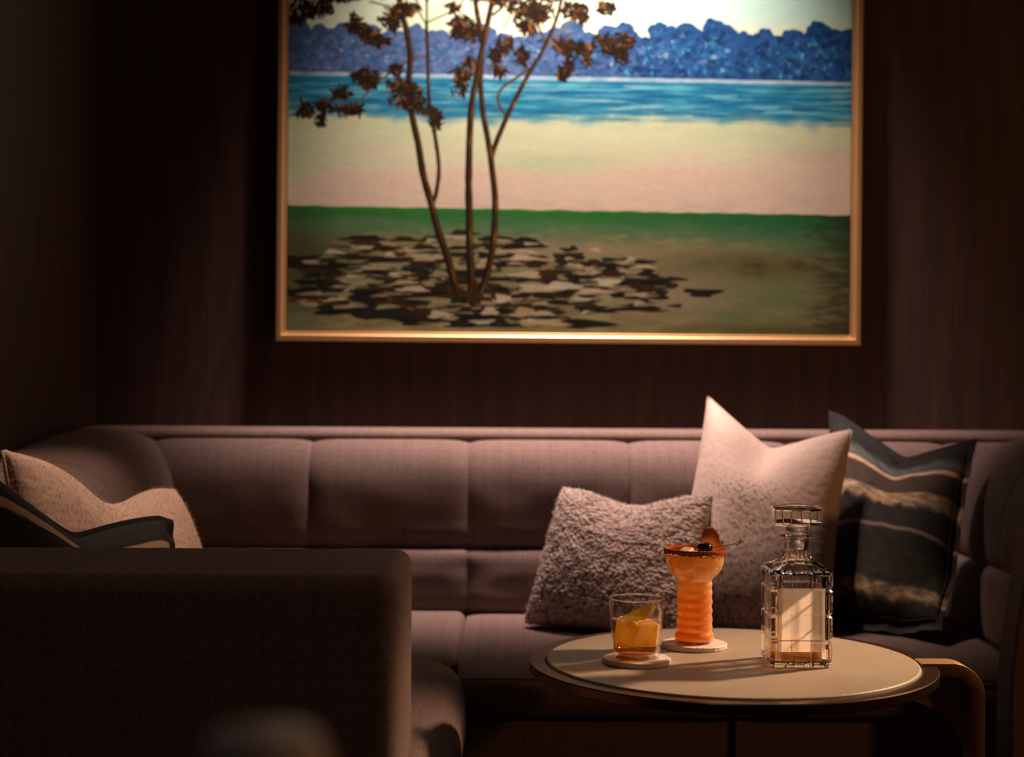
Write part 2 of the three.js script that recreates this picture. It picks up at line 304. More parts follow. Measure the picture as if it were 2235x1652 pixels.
  // slender trunks
  const trunk = (pts, w0, w1) => {
    const cur = new THREE.SplineCurve(pts.map((p) => new THREE.Vector2(...p))).getSpacedPoints(90);
    for (const [off, k, col] of [[0, 1, 0x22120a], [0.22, 0.45, 0x4a2a10], [-0.25, 0.35, 0x140b06]]) for (let i = 0; i < 90; i++) {
      const w = mix(w0, w1, i / 90) * (1 + 0.12 * noise(i * 0.3, off * 9)), hue = noise(i * 0.16, w1, off * 5);
      ctx.strokeStyle = css(mixc(hex(col), hex(0x8a5518), col === 0x4a2a10 ? clamp(hue * 1.6) : 0), k === 1 ? 1 : 0.75);
      ctx.lineWidth = w * k;
      ctx.beginPath(); ctx.moveTo(cur[i].x + off * w, cur[i].y); ctx.lineTo(cur[i + 1].x + off * w, cur[i + 1].y); ctx.stroke();
    }
  };
  const thin = (pts, w, col) => { ctx.strokeStyle = css(hex(col)); ctx.lineWidth = w; ctx.beginPath(); const q = new THREE.SplineCurve(pts.map((p) => new THREE.Vector2(...p))).getPoints(40); q.forEach((p, i) => (i ? ctx.lineTo(p.x, p.y) : ctx.moveTo(p.x, p.y))); ctx.stroke(); };
  for (const [pts, w, col] of [
    [[[925, 44], [908, 14], [900, -40]], 4, 0x6a6234], [[[926, 36], [925, 0], [922, -80]], 5, 0x5a5530], [[[926, 40], [965, 22], [998, 0], [1040, -60]], 4, 0x6a6234], [[[866, 30], [846, 8], [800, -5]], 4, 0x5d4a26], [[[1012, 24], [985, 10], [960, 0]], 3, 0x75693c],
    [[[1072, 22], [1095, 0], [1110, -40]], 6, 0x4a3213], [[[1095, 50], [1108, 25], [1118, -10]], 4, 0x8a7a4c], [[[1190, 88], [1178, 60], [1170, 40]], 5, 0x4a3213], [[[1185, 95], [1230, 50], [1250, 20]], 4, 0x6b5a30],
    [[[1104, 248], [1086, 220], [1090, 188], [1136, 153], [1150, 140]], 6, 0x4a3a1c], [[[885, 125], [850, 150], [810, 180], [780, 215]], 4, 0x5a4526], [[[890, 120], [910, 116], [926, 118]], 4, 0x5a4526], [[[1062, 150], [1080, 130], [1092, 150]], 4, 0x5a4526], [[[1040, 150], [1015, 155]], 4, 0x4a3520]]) thin(pts, w, col);
  trunk([[925, 40], [928, 103], [932, 207], [944, 280], [955, 360], [950, 415], [944, 436]], 7, 9);
  trunk([[860, -90], [866, 0], [881, 59], [890, 118], [887, 177], [896, 251], [909, 310], [921, 380], [938, 439], [953, 498], [974, 557], [996, 634]], 12, 17);
  trunk([[1225, -30], [1212, 30], [1181, 103], [1151, 154], [1107, 242], [1074, 325], [1071, 350]], 7, 12);
  trunk([[1048, 120], [1045, 162], [1051, 236], [1063, 300], [1072, 360], [1080, 440], [1076, 528], [1062, 601], [1040, 656]], 11, 16);
  trunk([[1030, -80], [1034, 0], [1042, 44], [1046, 80]], 10, 12);
  trunk([[1085, -80], [1068, 0], [1058, 50], [1050, 90], [1039, 148], [1025, 236], [1021, 380], [1023, 469], [1025, 557], [1032, 660]], 11, 18);
  blob(1034, 640, 16, 26, css(hex(0x38200c)));
  // leaf sprays
  const leafc = [hex(0x1c0e07), hex(0x28140a), hex(0x34200e), hex(0x1a110a), hex(0x54300f), hex(0x7a4614)];
  const leaf = (x, y, l, w, a, col) => { ctx.save(); ctx.translate(x, y); ctx.rotate(a); ctx.fillStyle = col; ctx.beginPath(); ctx.moveTo(-l, 0); ctx.quadraticCurveTo(0, -w, l, 0); ctx.quadraticCurveTo(0, w, -l, 0); ctx.fill(); ctx.restore(); };
  const sprays = [[650, 18, 26, 18], [690, 12, 22, 14], [636, 34, 12, 8], [764, 44, 12, 16], [782, 58, 18, 10], [805, 74, 20, 14], [828, 84, 14, 10], [843, 30, 18, 10], [852, 46, 14, 10], [862, 14, 20, 12], [890, 10, 16, 12], [791, 162, 24, 14], [800, 178, 14, 10], [740, 198, 16, 12], [660, 236, 16, 15], [699, 227, 18, 12], [745, 236, 16, 9], [770, 232, 14, 12], [693, 260, 5, 10], [865, 178, 20, 12], [872, 205, 22, 20], [896, 220, 22, 16], [938, 240, 18, 10], [948, 258, 10, 16], [858, 146, 12, 10], [898, 190, 10, 8], [1003, 42, 24, 12], [996, 60, 14, 12], [1024, 66, 20, 14], [1004, 156, 16, 12], [1000, 180, 12, 18], [1018, 128, 8, 10], [1100, 88, 14, 16], [1138, 112, 10, 18], [1088, 148, 10, 10], [1157, 26, 30, 16], [1169, 12, 28, 14], [1148, 54, 14, 10], [1130, 6, 24, 10], [1228, 90, 18, 12], [1228, 150, 10, 12], [1246, 92, 20, 12], [1252, 10, 26, 14], [1266, 26, 12, 12], [1242, 130, 8, 18], [1273, 98, 14, 12], [1280, 120, 6, 12], [1316, 80, 24, 10], [1360, 76, 20, 14], [1358, 112, 10, 18], [1330, 96, 16, 10], [1322, 6, 16, 10], [1078, 112, 10, 14], [985, 8, 10, 8], [1100, -20, 60, 16], [700, -30, 80, 24], [880, -60, 120, 40], [1200, -60, 130, 44], [1000, -120, 260, 60]];
  for (const [x, y, rx, ry] of sprays) {
    const n = Math.min(220, Math.round(16 + rx * ry * 0.12));
    for (let k = 0; k < n; k++) { const a = rnd() * 6.28, q = Math.sqrt(rnd()); leaf(x + Math.cos(a) * q * rx * 1.25 + rr(-5, 5), y + Math.sin(a) * q * ry * 1.15 + rr(-4, 4), rr(5, 14), rr(3.5, 8), rr(-0.6, 1.4) + (rnd() < 0.5 ? 1.6 : 0), css(leafc[Math.min(5, (rnd() * rnd() * 7.5) | 0)], 0.95)); }
  }
  // the painter's small signature, an unreadable scribble
  ctx.strokeStyle = css(hex(0x3c2a1c), 0.85); ctx.lineWidth = 1.6; ctx.beginPath();
  for (let k = 0; k <= 60; k++) { const x = 1782 + k * 0.95, y = 706 - (k > 18 && k < 26 ? 0 : 6.5 * Math.sin(k * 0.9) * (1 - k / 110)) - 3 * Math.sin(k * 0.31); k ? ctx.lineTo(x, y) : ctx.moveTo(x, y); }
  ctx.stroke();
  const t = new THREE.CanvasTexture(cv); t.colorSpace = THREE.SRGBColorSpace;
  return t;
})();
{
  const x0 = -0.5405, x1 = 0.7955, y0 = 1.0020, y1 = 2.06, fw = 0.0215, back = ZB, fd = 0.040;
  const o = thing('framed_painting', 'large landscape painting of slender trees by a blue lake in a slim gilt frame', 'painting', [(x0 + x1) / 2, y0, ZB]);
  // moulding profile, [across from the outer edge, forward from the wall]
  const prof = [[0, 0], [0, fd - 0.003], [0.003, fd], [0.0125, fd], [0.0140, fd - 0.0015], [0.0142, fd - 0.012], [0.0150, fd - 0.0128], [0.0205, fd - 0.0128], [fw, fd - 0.014], [fw, 0]];
  const rail = (ax, ay, bx, by, nx, ny) => { // mitred rail from a to b, n points inwards
    const pos = [], L = Math.hypot(bx - ax, by - ay), dx = (bx - ax) / L, dy = (by - ay) / L;
    for (let k = 0; k < prof.length - 1; k++) {
      const [p, q] = [prof[k], prof[k + 1]];
      const A = [ax + nx * p[0] + dx * p[0], ay + ny * p[0] + dy * p[0], back + p[1]], B = [bx + nx * p[0] - dx * p[0], by + ny * p[0] - dy * p[0], back + p[1]];
      const C = [ax + nx * q[0] + dx * q[0], ay + ny * q[0] + dy * q[0], back + q[1]], E = [bx + nx * q[0] - dx * q[0], by + ny * q[0] - dy * q[0], back + q[1]];
      pos.push(...A, ...B, ...C, ...B, ...E, ...C);
    }
    const g = new THREE.BufferGeometry(); g.setAttribute('position', new THREE.Float32BufferAttribute(pos, 3)); g.computeVertexNormals();
    return boxUV(g);
  };
  part('frame_rail', rail(x0, y0, x1, y0, 0, 1), M.frame, o, 'bottom rail');
  part('frame_rail', rail(x1, y0, x1, y1, -1, 0), M.frame, o, 'right rail');
  part('frame_rail', rail(x1, y1, x0, y1, 0, -1), M.frame, o, 'top rail');
  part('frame_rail', rail(x0, y1, x0, y0, 1, 0), M.frame, o, 'left rail');
  const g = new THREE.BoxGeometry(x1 - x0 - 2 * fw - 0.004, y1 - y0 - 2 * fw - 0.004, 0.016).translate((x0 + x1) / 2, (y0 + y1) / 2, ZB + 0.012);
  const weave = dataTex(256, 256, (x, y) => { const v = 128 + 60 * Math.sin(x * Math.PI / 2) * Math.sin(y * Math.PI / 2) + 50 * (rnd() - 0.5); return [v, v, v]; }, false);
  weave.repeat.set(14, 12);
  part('canvas', g, new THREE.MeshPhysicalMaterial({ name: 'oil paint on canvas', specularIntensity: 0.15, map: paintingTexture, color: lin(0.60, 0.80, 0.88), bumpMap: weave, bumpScale: 0.00006, roughness: 0.9 }), o, 'canvas painted with trees, a lake and a green bank');
  o.rotation.z = -0.0028;
}

// ------------------------------------------------------------------ sofa
// cross-section of the back, [distance out from the wall, height], upper roll then lower roll
const UP = spline2([[0.148, 0.768], [0.158, 0.780], [0.18, 0.786], [0.207, 0.783], [0.234, 0.769], [0.252, 0.75], [0.2625, 0.73], [0.268, 0.71], [0.2705, 0.69], [0.2712, 0.66], [0.2705, 0.62], [0.268, 0.585], [0.256, 0.5575]], 56);
const LOW = spline2([[0.255, 0.5595], [0.268, 0.554], [0.277, 0.540], [0.2805, 0.515], [0.282, 0.48], [0.281, 0.45], [0.274, 0.428], [0.25, 0.414]], 30);
const WING = spline2([[0.004, 0.74], [0.005, 0.792], [0.022, 0.804], [0.08, 0.807], [0.15, 0.800], [0.205, 0.782], [0.24, 0.755], [0.26, 0.72], [0.2695, 0.68], [0.271, 0.635], [0.267, 0.585], [0.256, 0.5575]], 64);
const sofa = thing('corner_sofa', 'heathered grey brown upholstered corner sofa with channelled back', 'sofa', [0, 0, -3.0]);
// one channel of the back: a swept profile pinched at both seams. place(o, h, s) -> [x, y, z]
function channel(prof, s0, s1, place, pinch = 0.013, lead = 0.02) {
  const nu = 40, nv = prof.length - 1;
  const L = [0]; for (let k = 1; k <= nv; k++) L.push(L[k - 1] + Math.hypot(prof[k][0] - prof[k - 1][0], prof[k][1] - prof[k - 1][1]));
  const front = grid(nu, nv, (a, b, i, j) => {
    const t = 0.5 - 0.5 * Math.cos(a * Math.PI), s = mix(s0, s1, t * 0.9 + a * 0.1), e = Math.min(Math.abs(s - s0), Math.abs(s - s1));
    const q = Math.exp(-e / lead) * pinch, p = prof[j], ends = Math.sin(Math.PI * clamp(b * 1.02));
    const wob = 0.0022 * noise(s * 11, b * 4, s0 * 3);
    const n0 = prof[Math.max(0, j - 1)], n1 = prof[Math.min(nv, j + 1)], tx = n1[0] - n0[0], ty = n1[1] - n0[1], tl = Math.hypot(tx, ty) || 1;
    return [...place(p[0] + (ty / tl) * (q * (0.35 + 0.65 * ends)) + wob, p[1] - (tx / tl) * q * (0.35 + 0.65 * ends), s), s, -L[j]];
  }, true);
  return front;
}
{
  const back = (o, h, s) => [s, h, ZB + o];
  // left wing: its back runs towards the camera and its top falls towards the arm
  const drop = (s) => 1 - 0.125 * sm(3.3, 1.95, s) * 1.0;
  const left = (o, h, s) => [XL + o * 0.86 + 0.10 * (0.79 - h) * (h > 0.5 ? 1 : 1), 0.418 + (h - 0.418) * (1 - 0.30 * sm(3.25, 2.0, s)), -s];
  const right = (o, h, s) => [1.222 - o * 1.0 - 0.13 * (0.79 - h), h, -s];
  const seams = [-0.945, -0.775, -0.432, -0.092, 0.255, 0.598, 0.94, 1.2];
  for (let k = 0; k < seams.length - 1; k++) {
    part('back_upper_channel', channel(UP, seams[k], seams[k + 1], back), M.fabric, sofa);
    part('back_lower_channel', channel(LOW, seams[k], seams[k + 1], back), M.fabric, sofa);
  }
  const ls = [3.30, 2.77, 2.54, 2.31, 2.03];
  for (let k = 0; k < ls.length - 1; k++) {
    part('left_upper_channel', channel(WING, ls[k], ls[k + 1], left, 0.008), M.fabric, sofa);
    part('left_lower_channel', channel(LOW, ls[k], ls[k + 1], left, 0.009), M.fabric, sofa);
  }
  const rs = [2.56, 2.86, 3.2];
  for (let k = 0; k < rs.length - 1; k++) {
    part('right_upper_channel', channel(WING, rs[k], rs[k + 1], right), M.fabric, sofa);
    part('right_lower_channel', channel(LOW, rs[k], rs[k + 1], right), M.fabric, sofa);
  }
  // top rails
  const railProf = spline2([[0.004, 0.70], [0.004, 0.800], [0.012, 0.806], [0.06, 0.8065], [0.118, 0.806], [0.140, 0.803], [0.149, 0.795], [0.148, 0.784], [0.14, 0.775], [0.12, 0.70]], 44);
  part('top_rail', channel(railProf, XL + 0.004, 1.225, back, 0), M.fabric, sofa, 'long rail along the top of the back');
  // end panel of the right wing, outline follows the rolls
  const shp = new THREE.Shape();
  const out = [...UP.slice(3), ...LOW.slice(6)].map(([o, h]) => [1.232 - o * 1.03 - 0.004, h]);
  shp.moveTo(1.215, 0.06); shp.lineTo(1.215, 0.79);
  [[1.18, 0.802], [1.13, 0.803], [1.06, 0.797]].forEach((p) => shp.lineTo(...p));
  const smooth = spline2([[1.0, 0.788], [0.945, 0.770], [0.895, 0.725], [0.872, 0.66], [0.862, 0.58], [0.850, 0.50], [0.842, 0.42], [0.84, 0.30], [0.84, 0.06]], 40);
  smooth.forEach((p) => shp.lineTo(...p));
  part('end_panel', boxUV(new THREE.ExtrudeGeometry(shp, { depth: 0.06, bevelEnabled: true, bevelThickness: 0.008, bevelSize: 0.006, bevelSegments: 3, steps: 1 }).translate(0, 0, -2.565)), M.fabric, sofa, 'flat end panel of the right wing');
  // seat cushions: rounded over the front edge
  const seatProf = (d, top, dip = 0) => spline2([[0, top - 0.012], [0.04, top - 0.003], [d * 0.5, top + 0.008], [d - 0.09, top + 0.003], [d - 0.04, top - 0.008], [d - 0.012, top - 0.03], [d, top - 0.06], [d - 0.006, top - 0.088], [d - 0.03, top - 0.104], [d - 0.12, top - 0.11]], 48);
  const seatBack = (o, h, s) => [s, h, -3.18 + o];
  const P = seatProf(0.58, 0.427);
  for (const [a, b] of [[-0.092, 0.43], [0.43, 0.90]]) part('seat_cushion', channel(P, a, b, seatBack, 0.012, 0.016), M.fabric, sofa);
  // corner seat, flat where two runs meet
  part('seat_cushion', rbox(-0.78, -0.094, 0.30, 0.428, -3.18, -2.655, 0.022), M.fabric, sofa, 'corner seat');
  const W = spline2([[0, 0.420], [0.2, 0.432], [0.52, 0.434], [0.585, 0.430], [0.632, 0.415], [0.656, 0.388], [0.664, 0.35], [0.663, 0.31], [0.656, 0.28], [0.63, 0.262], [0.52, 0.258]], 56);
  const seatLeft = (o, h, s) => [-0.74 + o, h, -s];
  part('seat_cushion', channel(W, 2.655, 1.76, seatLeft, 0.012, 0.016), M.fabric, sofa, 'long seat of the left wing');
  const capS = new THREE.Shape(); W.forEach(([o, h], i) => { const p = [-0.742 + o, h - (i < 8 ? 0.002 : 0)]; i ? capS.lineTo(...p) : capS.moveTo(...p); }); capS.lineTo(-0.742, 0.258); capS.closePath();
  part('seat_end', boxUV(new THREE.ExtrudeGeometry(capS, { depth: 0.02, bevelEnabled: true, bevelThickness: 0.006, bevelSize: 0.002, bevelSegments: 3 }).translate(0, 0, -1.783)), M.fabric, sofa, 'end of the long seat');
  part('seat_piping', tube([[-0.128, 0.4185, -2.62], [-0.128, 0.4205, -2.4], [-0.128, 0.4205, -2.1], [-0.128, 0.4185, -1.80]], 0.0022, 40, 6), M.piping, sofa);
  part('seat_piping', tube([[-0.085, 0.3985, -2.606], [0.2, 0.399, -2.605], [0.86, 0.3985, -2.606]], 0.0025, 40, 6), M.piping, sofa);
  // base under the seats
  part('seat_base', rbox(-0.13, 0.86, 0.05, 0.322, -3.1, -2.63, 0.008), M.fabric, sofa);
  part('seat_base', rbox(-0.94, -0.12, 0.05, 0.275, -3.1, -1.78, 0.008), M.fabric, sofa);
  part('plinth', rbox(-0.90, 1.15, 0.0, 0.055, -3.4, -2.68, 0.004), M.black, sofa);
  part('plinth', rbox(-0.90, -0.18, 0.0, 0.055, -2.7, -1.82, 0.004), M.black, sofa);
  // carcass behind the rolls, hugging the walls
  part('back_carcass', rbox(XL + 0.006, 1.21, 0.05, 0.78, ZB + 0.004, ZB + 0.12, 0.01), M.fabric, sofa);
  // broad end arm of the left wing, nearest the camera
  part('end_arm', rbox(XL + 0.006, -0.133, 0.02, 0.690, -2.03, -1.735, 0.022, 6), M.fabric, sofa, 'broad flat arm nearest the camera');
}

// ------------------------------------------------------------------ cushions
function pillowSide(o, side) {
  const [TL, TR, BR, BL] = o.c.map((p) => V(...p));
  const n = TR.clone().sub(TL).add(BR).sub(BL).cross(TL.clone().sub(BL).add(TR).sub(BR)).normalize();
  const N = o.n ?? 90, w = TR.distanceTo(TL), h = TL.distanceTo(BL), q = V(), f = o.flange ?? 0;
  const g = grid(N, N, (a, b) => {
    const u = a * 2 - 1, v = b * 2 - 1;
    let uu = u * (1 - (o.inset ?? 0.08) * (1 - v * v)), vv = v * (1 - (o.inset ?? 0.08) * (1 - u * u) * (v > 0 ? o.insetTop ?? 1 : 1));
    if (o.chop) { const d = Math.abs(u - (o.chopAt ?? 0)), e = o.vee ? Math.pow(Math.max(0, 1 - Math.sqrt(d * d + 0.004) / o.vee), 1.1) : Math.exp(-((d / (o.chopW ?? 0.4)) ** 2)); vv -= o.chop * e * sm(-0.3, 1, v); }
    if (o.wave) { uu += o.wave(u, v)[0]; vv += o.wave(u, v)[1]; }
    q.copy(BL).lerp(BR, (uu + 1) / 2);
    q.lerp(TL.clone().lerp(TR, (uu + 1) / 2), (vv + 1) / 2);
    const pu = clamp(Math.abs(u) / (1 - f)), pv = clamp(Math.abs(v) / (1 - f));
    const dome = Math.pow((1 - pu ** 2.2) * (1 - pv ** 2.2), o.pow ?? 0.5);
    let z = o.thick * dome * (side > 0 ? 0.55 : 0.45);
    if (o.chop) z *= 1 - 0.35 * Math.exp(-(((u - (o.chopAt ?? 0)) / 0.35) ** 2)) * sm(0.1, 0.9, v);
    z += 0.0012 + (o.disp ? o.disp(u * w / 2, v * h / 2, side, u, v) * Math.min(1, 8 * dome + 0.15) : 0);
    if (o.bend) z += side * o.bend(u, v);
    q.addScaledVector(n, side * z);
    return [q.x, q.y, q.z, (u * w) / 2, (v * h) / 2];
  }, side < 0);
  return g;
}
function edgeLine(o, k = 0) { // points round the border
  const g = pillowSide({ ...o, disp: null, n: 24 }, 1), p = g.attributes.position, N = 25, pts = [];
  for (let i = 0; i < 24; i++) pts.push(i); for (let j = 0; j < 24; j++) pts.push(j * N + 24); for (let i = 24; i > 0; i--) pts.push(24 * N + i); for (let j = 24; j > 0; j--) pts.push(j * N);
  return pts.map((i) => [p.getX(i), p.getY(i), p.getZ(i)]);
}
function colored(geo, fn) {
  const p = geo.attributes.position, uv = geo.attributes.uv, c = new Float32Array(p.count * 3);
  for (let i = 0; i < p.count; i++) { const r = fn(uv.getX(i), uv.getY(i), i); c[i * 3] = r[0]; c[i * 3 + 1] = r[1]; c[i * 3 + 2] = r[2]; }
  geo.setAttribute('color', new THREE.BufferAttribute(c, 3));
  return geo;
}
const worley = (x, y, z = 0) => {
  const xi = Math.floor(x), yi = Math.floor(y); let d1 = 9;
  for (let j = -1; j <= 1; j++) for (let i = -1; i <= 1; i++) {
    let h = Math.imul(xi + i + 7919 * z, 374761393) + Math.imul(yi + j, 668265263); h = Math.imul(h ^ (h >>> 13), 1274126177); h ^= h >>> 16;
    const px = xi + i + (h & 1023) / 1023, py = yi + j + ((h >>> 10) & 1023) / 1023, d = (px - x) ** 2 + (py - y) ** 2;
    if (d < d1) d1 = d;
  }
  return Math.sqrt(d1);
};
const cloth = (name, extra) => new THREE.MeshPhysicalMaterial({ name, vertexColors: true, roughness: 0.95, specularIntensity: 0.2, ...extra });
const fuzzMat = (c, name) => new THREE.MeshStandardMaterial({ name, color: lin(...c), roughness: 1 });
// a short nap of fibres rooted on a cushion, one part of it
function nap(parent, geos, count, len, wid, mat, droop = 0.3) {
  const spike = new THREE.ConeGeometry(wid, 1, 3, 1, true).translate(0, 0.5, 0);
  const im = new THREE.InstancedMesh(spike, mat, count);
  const m4 = new THREE.Matrix4(), p = V(), n = V(), q = new THREE.Quaternion(), up = V(0, 1, 0), s = V();
  const sams = geos.map((g) => { const r = new MeshSurfaceSampler(new THREE.Mesh(g)); r.setRandomGenerator?.(rnd); r.randomFunction = rnd; return r.build(); });
  for (let i = 0; i < count; i++) {
    sams[i % sams.length].sample(p, n);
    n.x += rr(-droop, droop); n.y += rr(-droop, droop) - 0.1; n.z += rr(-droop, droop); n.normalize();
    q.setFromUnitVectors(up, n); s.set(1, len * rr(0.5, 1.3), 1);
    im.setMatrixAt(i, m4.compose(p, q, s));
  }
  im.name = 'nap'; im.userData.kind = 'stuff'; shade(im);
  parent.add(im);
  return im;
}

// blush cushion, sheared pile rubbed into darker flecks
{
  const o = { c: [[0.405, 0.884, -3.085], [0.672, 0.8205, -2.955], [0.600, 0.432, -2.80], [0.285, 0.425, -2.905]], thick: 0.215, inset: 0.075, insetTop: 0.4, chop: 0.33, chopAt: -0.02, vee: 1.0, pow: 0.58, n: 170 };
  o.disp = (x, y, s) => 0.0016 * fbm(x * 60, y * 60, s, 3) + 0.006 * noise(x * 7, y * 7, 4 + s);
  const t = thing('cushion', 'tall blush pink plush cushion with a chopped top, behind the decanter', 'cushion', [0.44, 0.43, -2.86]);
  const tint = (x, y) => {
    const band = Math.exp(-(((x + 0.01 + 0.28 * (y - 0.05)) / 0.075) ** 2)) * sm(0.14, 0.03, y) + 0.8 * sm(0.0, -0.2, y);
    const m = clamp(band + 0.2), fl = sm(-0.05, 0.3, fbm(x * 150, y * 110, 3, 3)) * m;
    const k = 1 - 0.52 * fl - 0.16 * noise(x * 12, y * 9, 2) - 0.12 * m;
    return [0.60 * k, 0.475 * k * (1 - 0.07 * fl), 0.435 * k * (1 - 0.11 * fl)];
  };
  const mat = cloth('blush pile', { sheen: 0.35, sheenColor: lin(0.9, 0.7, 0.62), sheenRoughness: 0.5 });
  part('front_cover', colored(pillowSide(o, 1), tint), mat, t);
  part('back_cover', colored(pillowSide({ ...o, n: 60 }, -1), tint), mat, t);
  part('seam', tube(edgeLine(o), 0.0022, 200, 5, true), new THREE.MeshStandardMaterial({ color: lin(0.55, 0.42, 0.40), roughness: 1 }), t);
}
// grey bouclé lumbar cushion
{
  const o = { c: [[0.104, 0.700, -3.010], [0.395, 0.696, -2.895], [0.345, 0.438, -2.745], [0.028, 0.441, -2.925]], thick: 0.15, inset: 0.05, chop: 0.19, chopAt: 0.05, chopW: 0.55, pow: 0.42, n: 300 };
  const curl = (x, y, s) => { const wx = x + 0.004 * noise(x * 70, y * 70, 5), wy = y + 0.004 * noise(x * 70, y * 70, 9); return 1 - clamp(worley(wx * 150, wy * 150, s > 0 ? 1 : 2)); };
  o.disp = (x, y, s) => 0.0068 * curl(x, y, s) + 0.005 * noise(x * 45, y * 45, 3);
  const t = thing('cushion', 'low grey nubbly fleece cushion lying behind the tumbler', 'cushion', [0.21, 0.43, -2.88]);
  const mat = cloth('grey fleece', { sheen: 0.3, sheenColor: lin(0.6, 0.52, 0.5) });
  const tint = (x, y) => { const c = curl(x, y, 1), k = (0.32 + 1.0 * c) * (1 + 0.25 * noise(x * 20, y * 20, 7)); return [0.54 * k, 0.43 * k, 0.40 * k]; };  // hollows between curls tinted darker, crease shade put into the colour
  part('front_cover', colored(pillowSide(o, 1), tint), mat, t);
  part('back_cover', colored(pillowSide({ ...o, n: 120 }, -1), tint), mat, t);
  const gs = t.children.map((m) => m.geometry);
  nap(t, gs, 12000, 0.006, 0.0006, fuzzMat([0.5, 0.40, 0.375], 'grey fleece fibres'), 0.9);
}
// flanged cushion with a brushed stripe print
const stripeTexture = (() => {
  const W = 1024, H = 1024;
  const c = { navy: hex(0x0d0c10), ink: hex(0x15110f), teal: hex(0x50565a), beige: hex(0xb59a78), taupe: hex(0x3a2c25), mauve: hex(0x7d6660), moss: hex(0x2c2c22), tan: hex(0x8f7a5c) };
  return dataTex(W, H, (x, y) => {
    const u = x / W, v = 1 - y / H; // v from the top
    const wv = v + 0.012 * noise(u * 4, 0, 1) + 0.006 * noise(u * 13, v * 3, 2);
    const rag = 0.05 * fbm(u * 9, v * 2, 5, 4), n = fbm(u * 14, v * 40, 8, 3);
    let p = c.navy;
    p = mixc(p, c.teal, sm(0.115, 0.15, wv + rag * 0.3) * (1 - sm(0.17, 0.2, wv)) * (0.75 + n));
    p = mixc(p, c.teal, 0.9 * sm(0.15, 0.165, wv));
    p = mixc(p, c.beige, sm(0.205, 0.212, wv));
    p = mixc(p, c.taupe, sm(0.228, 0.245, wv));
    p = mixc(p, c.beige, 0.9 * sm(0.355, 0.375, wv + rag * 0.3) * (0.8 + n * 0.6));
    p = mixc(p, c.ink, sm(0.435, 0.475, wv + rag * 1.6));
    p = mixc(p, c.mauve, 0.9 * sm(0.578, 0.588, wv));
    p = mixc(p, c.ink, sm(0.596, 0.612, wv));
    p = mixc(p, c.moss, 0.9 * sm(0.65, 0.7, wv + rag) * (0.7 + n));
    p = mixc(p, c.tan, sm(0.815, 0.845, wv + rag * 0.8) * (0.85 + n));
    p = mixc(p, c.ink, sm(0.875, 0.91, wv + rag));
    p = mixc(p, c.teal, 0.5 * sm(0.965, 1.0, wv));
    const k = 1.05 + 0.12 * noise(x / 2.2, y / 2.2, 3) + 0.25 * n;
    return [p[0] * k, p[1] * k, p[2] * k];
  });
})();
const printMat = (map, name) => new THREE.MeshStandardMaterial({ name, map, roughness: 0.85 });
function uvToTile(g) { // metres -> 0..1 across the cushion
  const uv = g.attributes.uv; let a = 1e9, b = -1e9, c = 1e9, d = -1e9;
  for (let i = 0; i < uv.count; i++) { a = Math.min(a, uv.getX(i)); b = Math.max(b, uv.getX(i)); c = Math.min(c, uv.getY(i)); d = Math.max(d, uv.getY(i)); }
  for (let i = 0; i < uv.count; i++) uv.setXY(i, (uv.getX(i) - a) / (b - a), (uv.getY(i) - c) / (d - c));
  return g;
}
{
  const o = { c: [[0.690, 0.850, -3.245], [0.935, 0.808, -3.005], [0.815, 0.432, -2.775], [0.575, 0.430, -2.93]], thick: 0.15, inset: 0.05, insetTop: 0.5, chop: 0.32, chopAt: 0.12, vee: 0.95, pow: 0.5, n: 140, flange: 0.09 };
  o.disp = (x, y, s, u, v) => 0.007 * noise(x * 9, y * 9, 2 + s) + 0.004 * Math.abs(noise(x * 16 + y * 10, y * 7, 6)) + 0.010 * Math.exp(-((((u - 0.1) * 0.8 + (v - 0.75) * 0.9) / 0.09) ** 2)) * sm(0.2, 0.9, v);
  o.bend = (u, v) => 0.014 * sm(0.8, 1, Math.abs(u)) * noise(u * 2, v * 3.5, 3) + 0.05 * sm(1.25, 2, u - v) + 0.012 * sm(0.82, 1, -v) * noise(u * 4, 1, 8);
  const t = thing('cushion', 'dark striped cushion with a flat border, propped in the right corner of the sofa', 'cushion', [0.74, 0.43, -2.88]);
  const mat = printMat(stripeTexture, 'brushed stripe print');
  part('front_cover', uvToTile(pillowSide(o, 1)), mat, t);
  part('back_cover', uvToTile(pillowSide({ ...o, n: 70 }, -1)), mat, t);
  const inner = []; const { n } = o; const g = pillowSide({ ...o, n: 40 }, 1), p = g.attributes.position, I = 2, K = 38, W = 41;
  for (let i = I; i < K; i++) inner.push(I * W + i); for (let j = I; j < K; j++) inner.push(j * W + K); for (let i = K; i > I; i--) inner.push(K * W + i); for (let j = K; j > I; j--) inner.push(j * W + I);
  part('stitched_edge', tube(inner.map((i) => [p.getX(i), p.getY(i), p.getZ(i)]), 0.0016, 240, 5, true), new THREE.MeshStandardMaterial({ color: lin(0.03, 0.026, 0.024), roughness: 1 }), t);
}
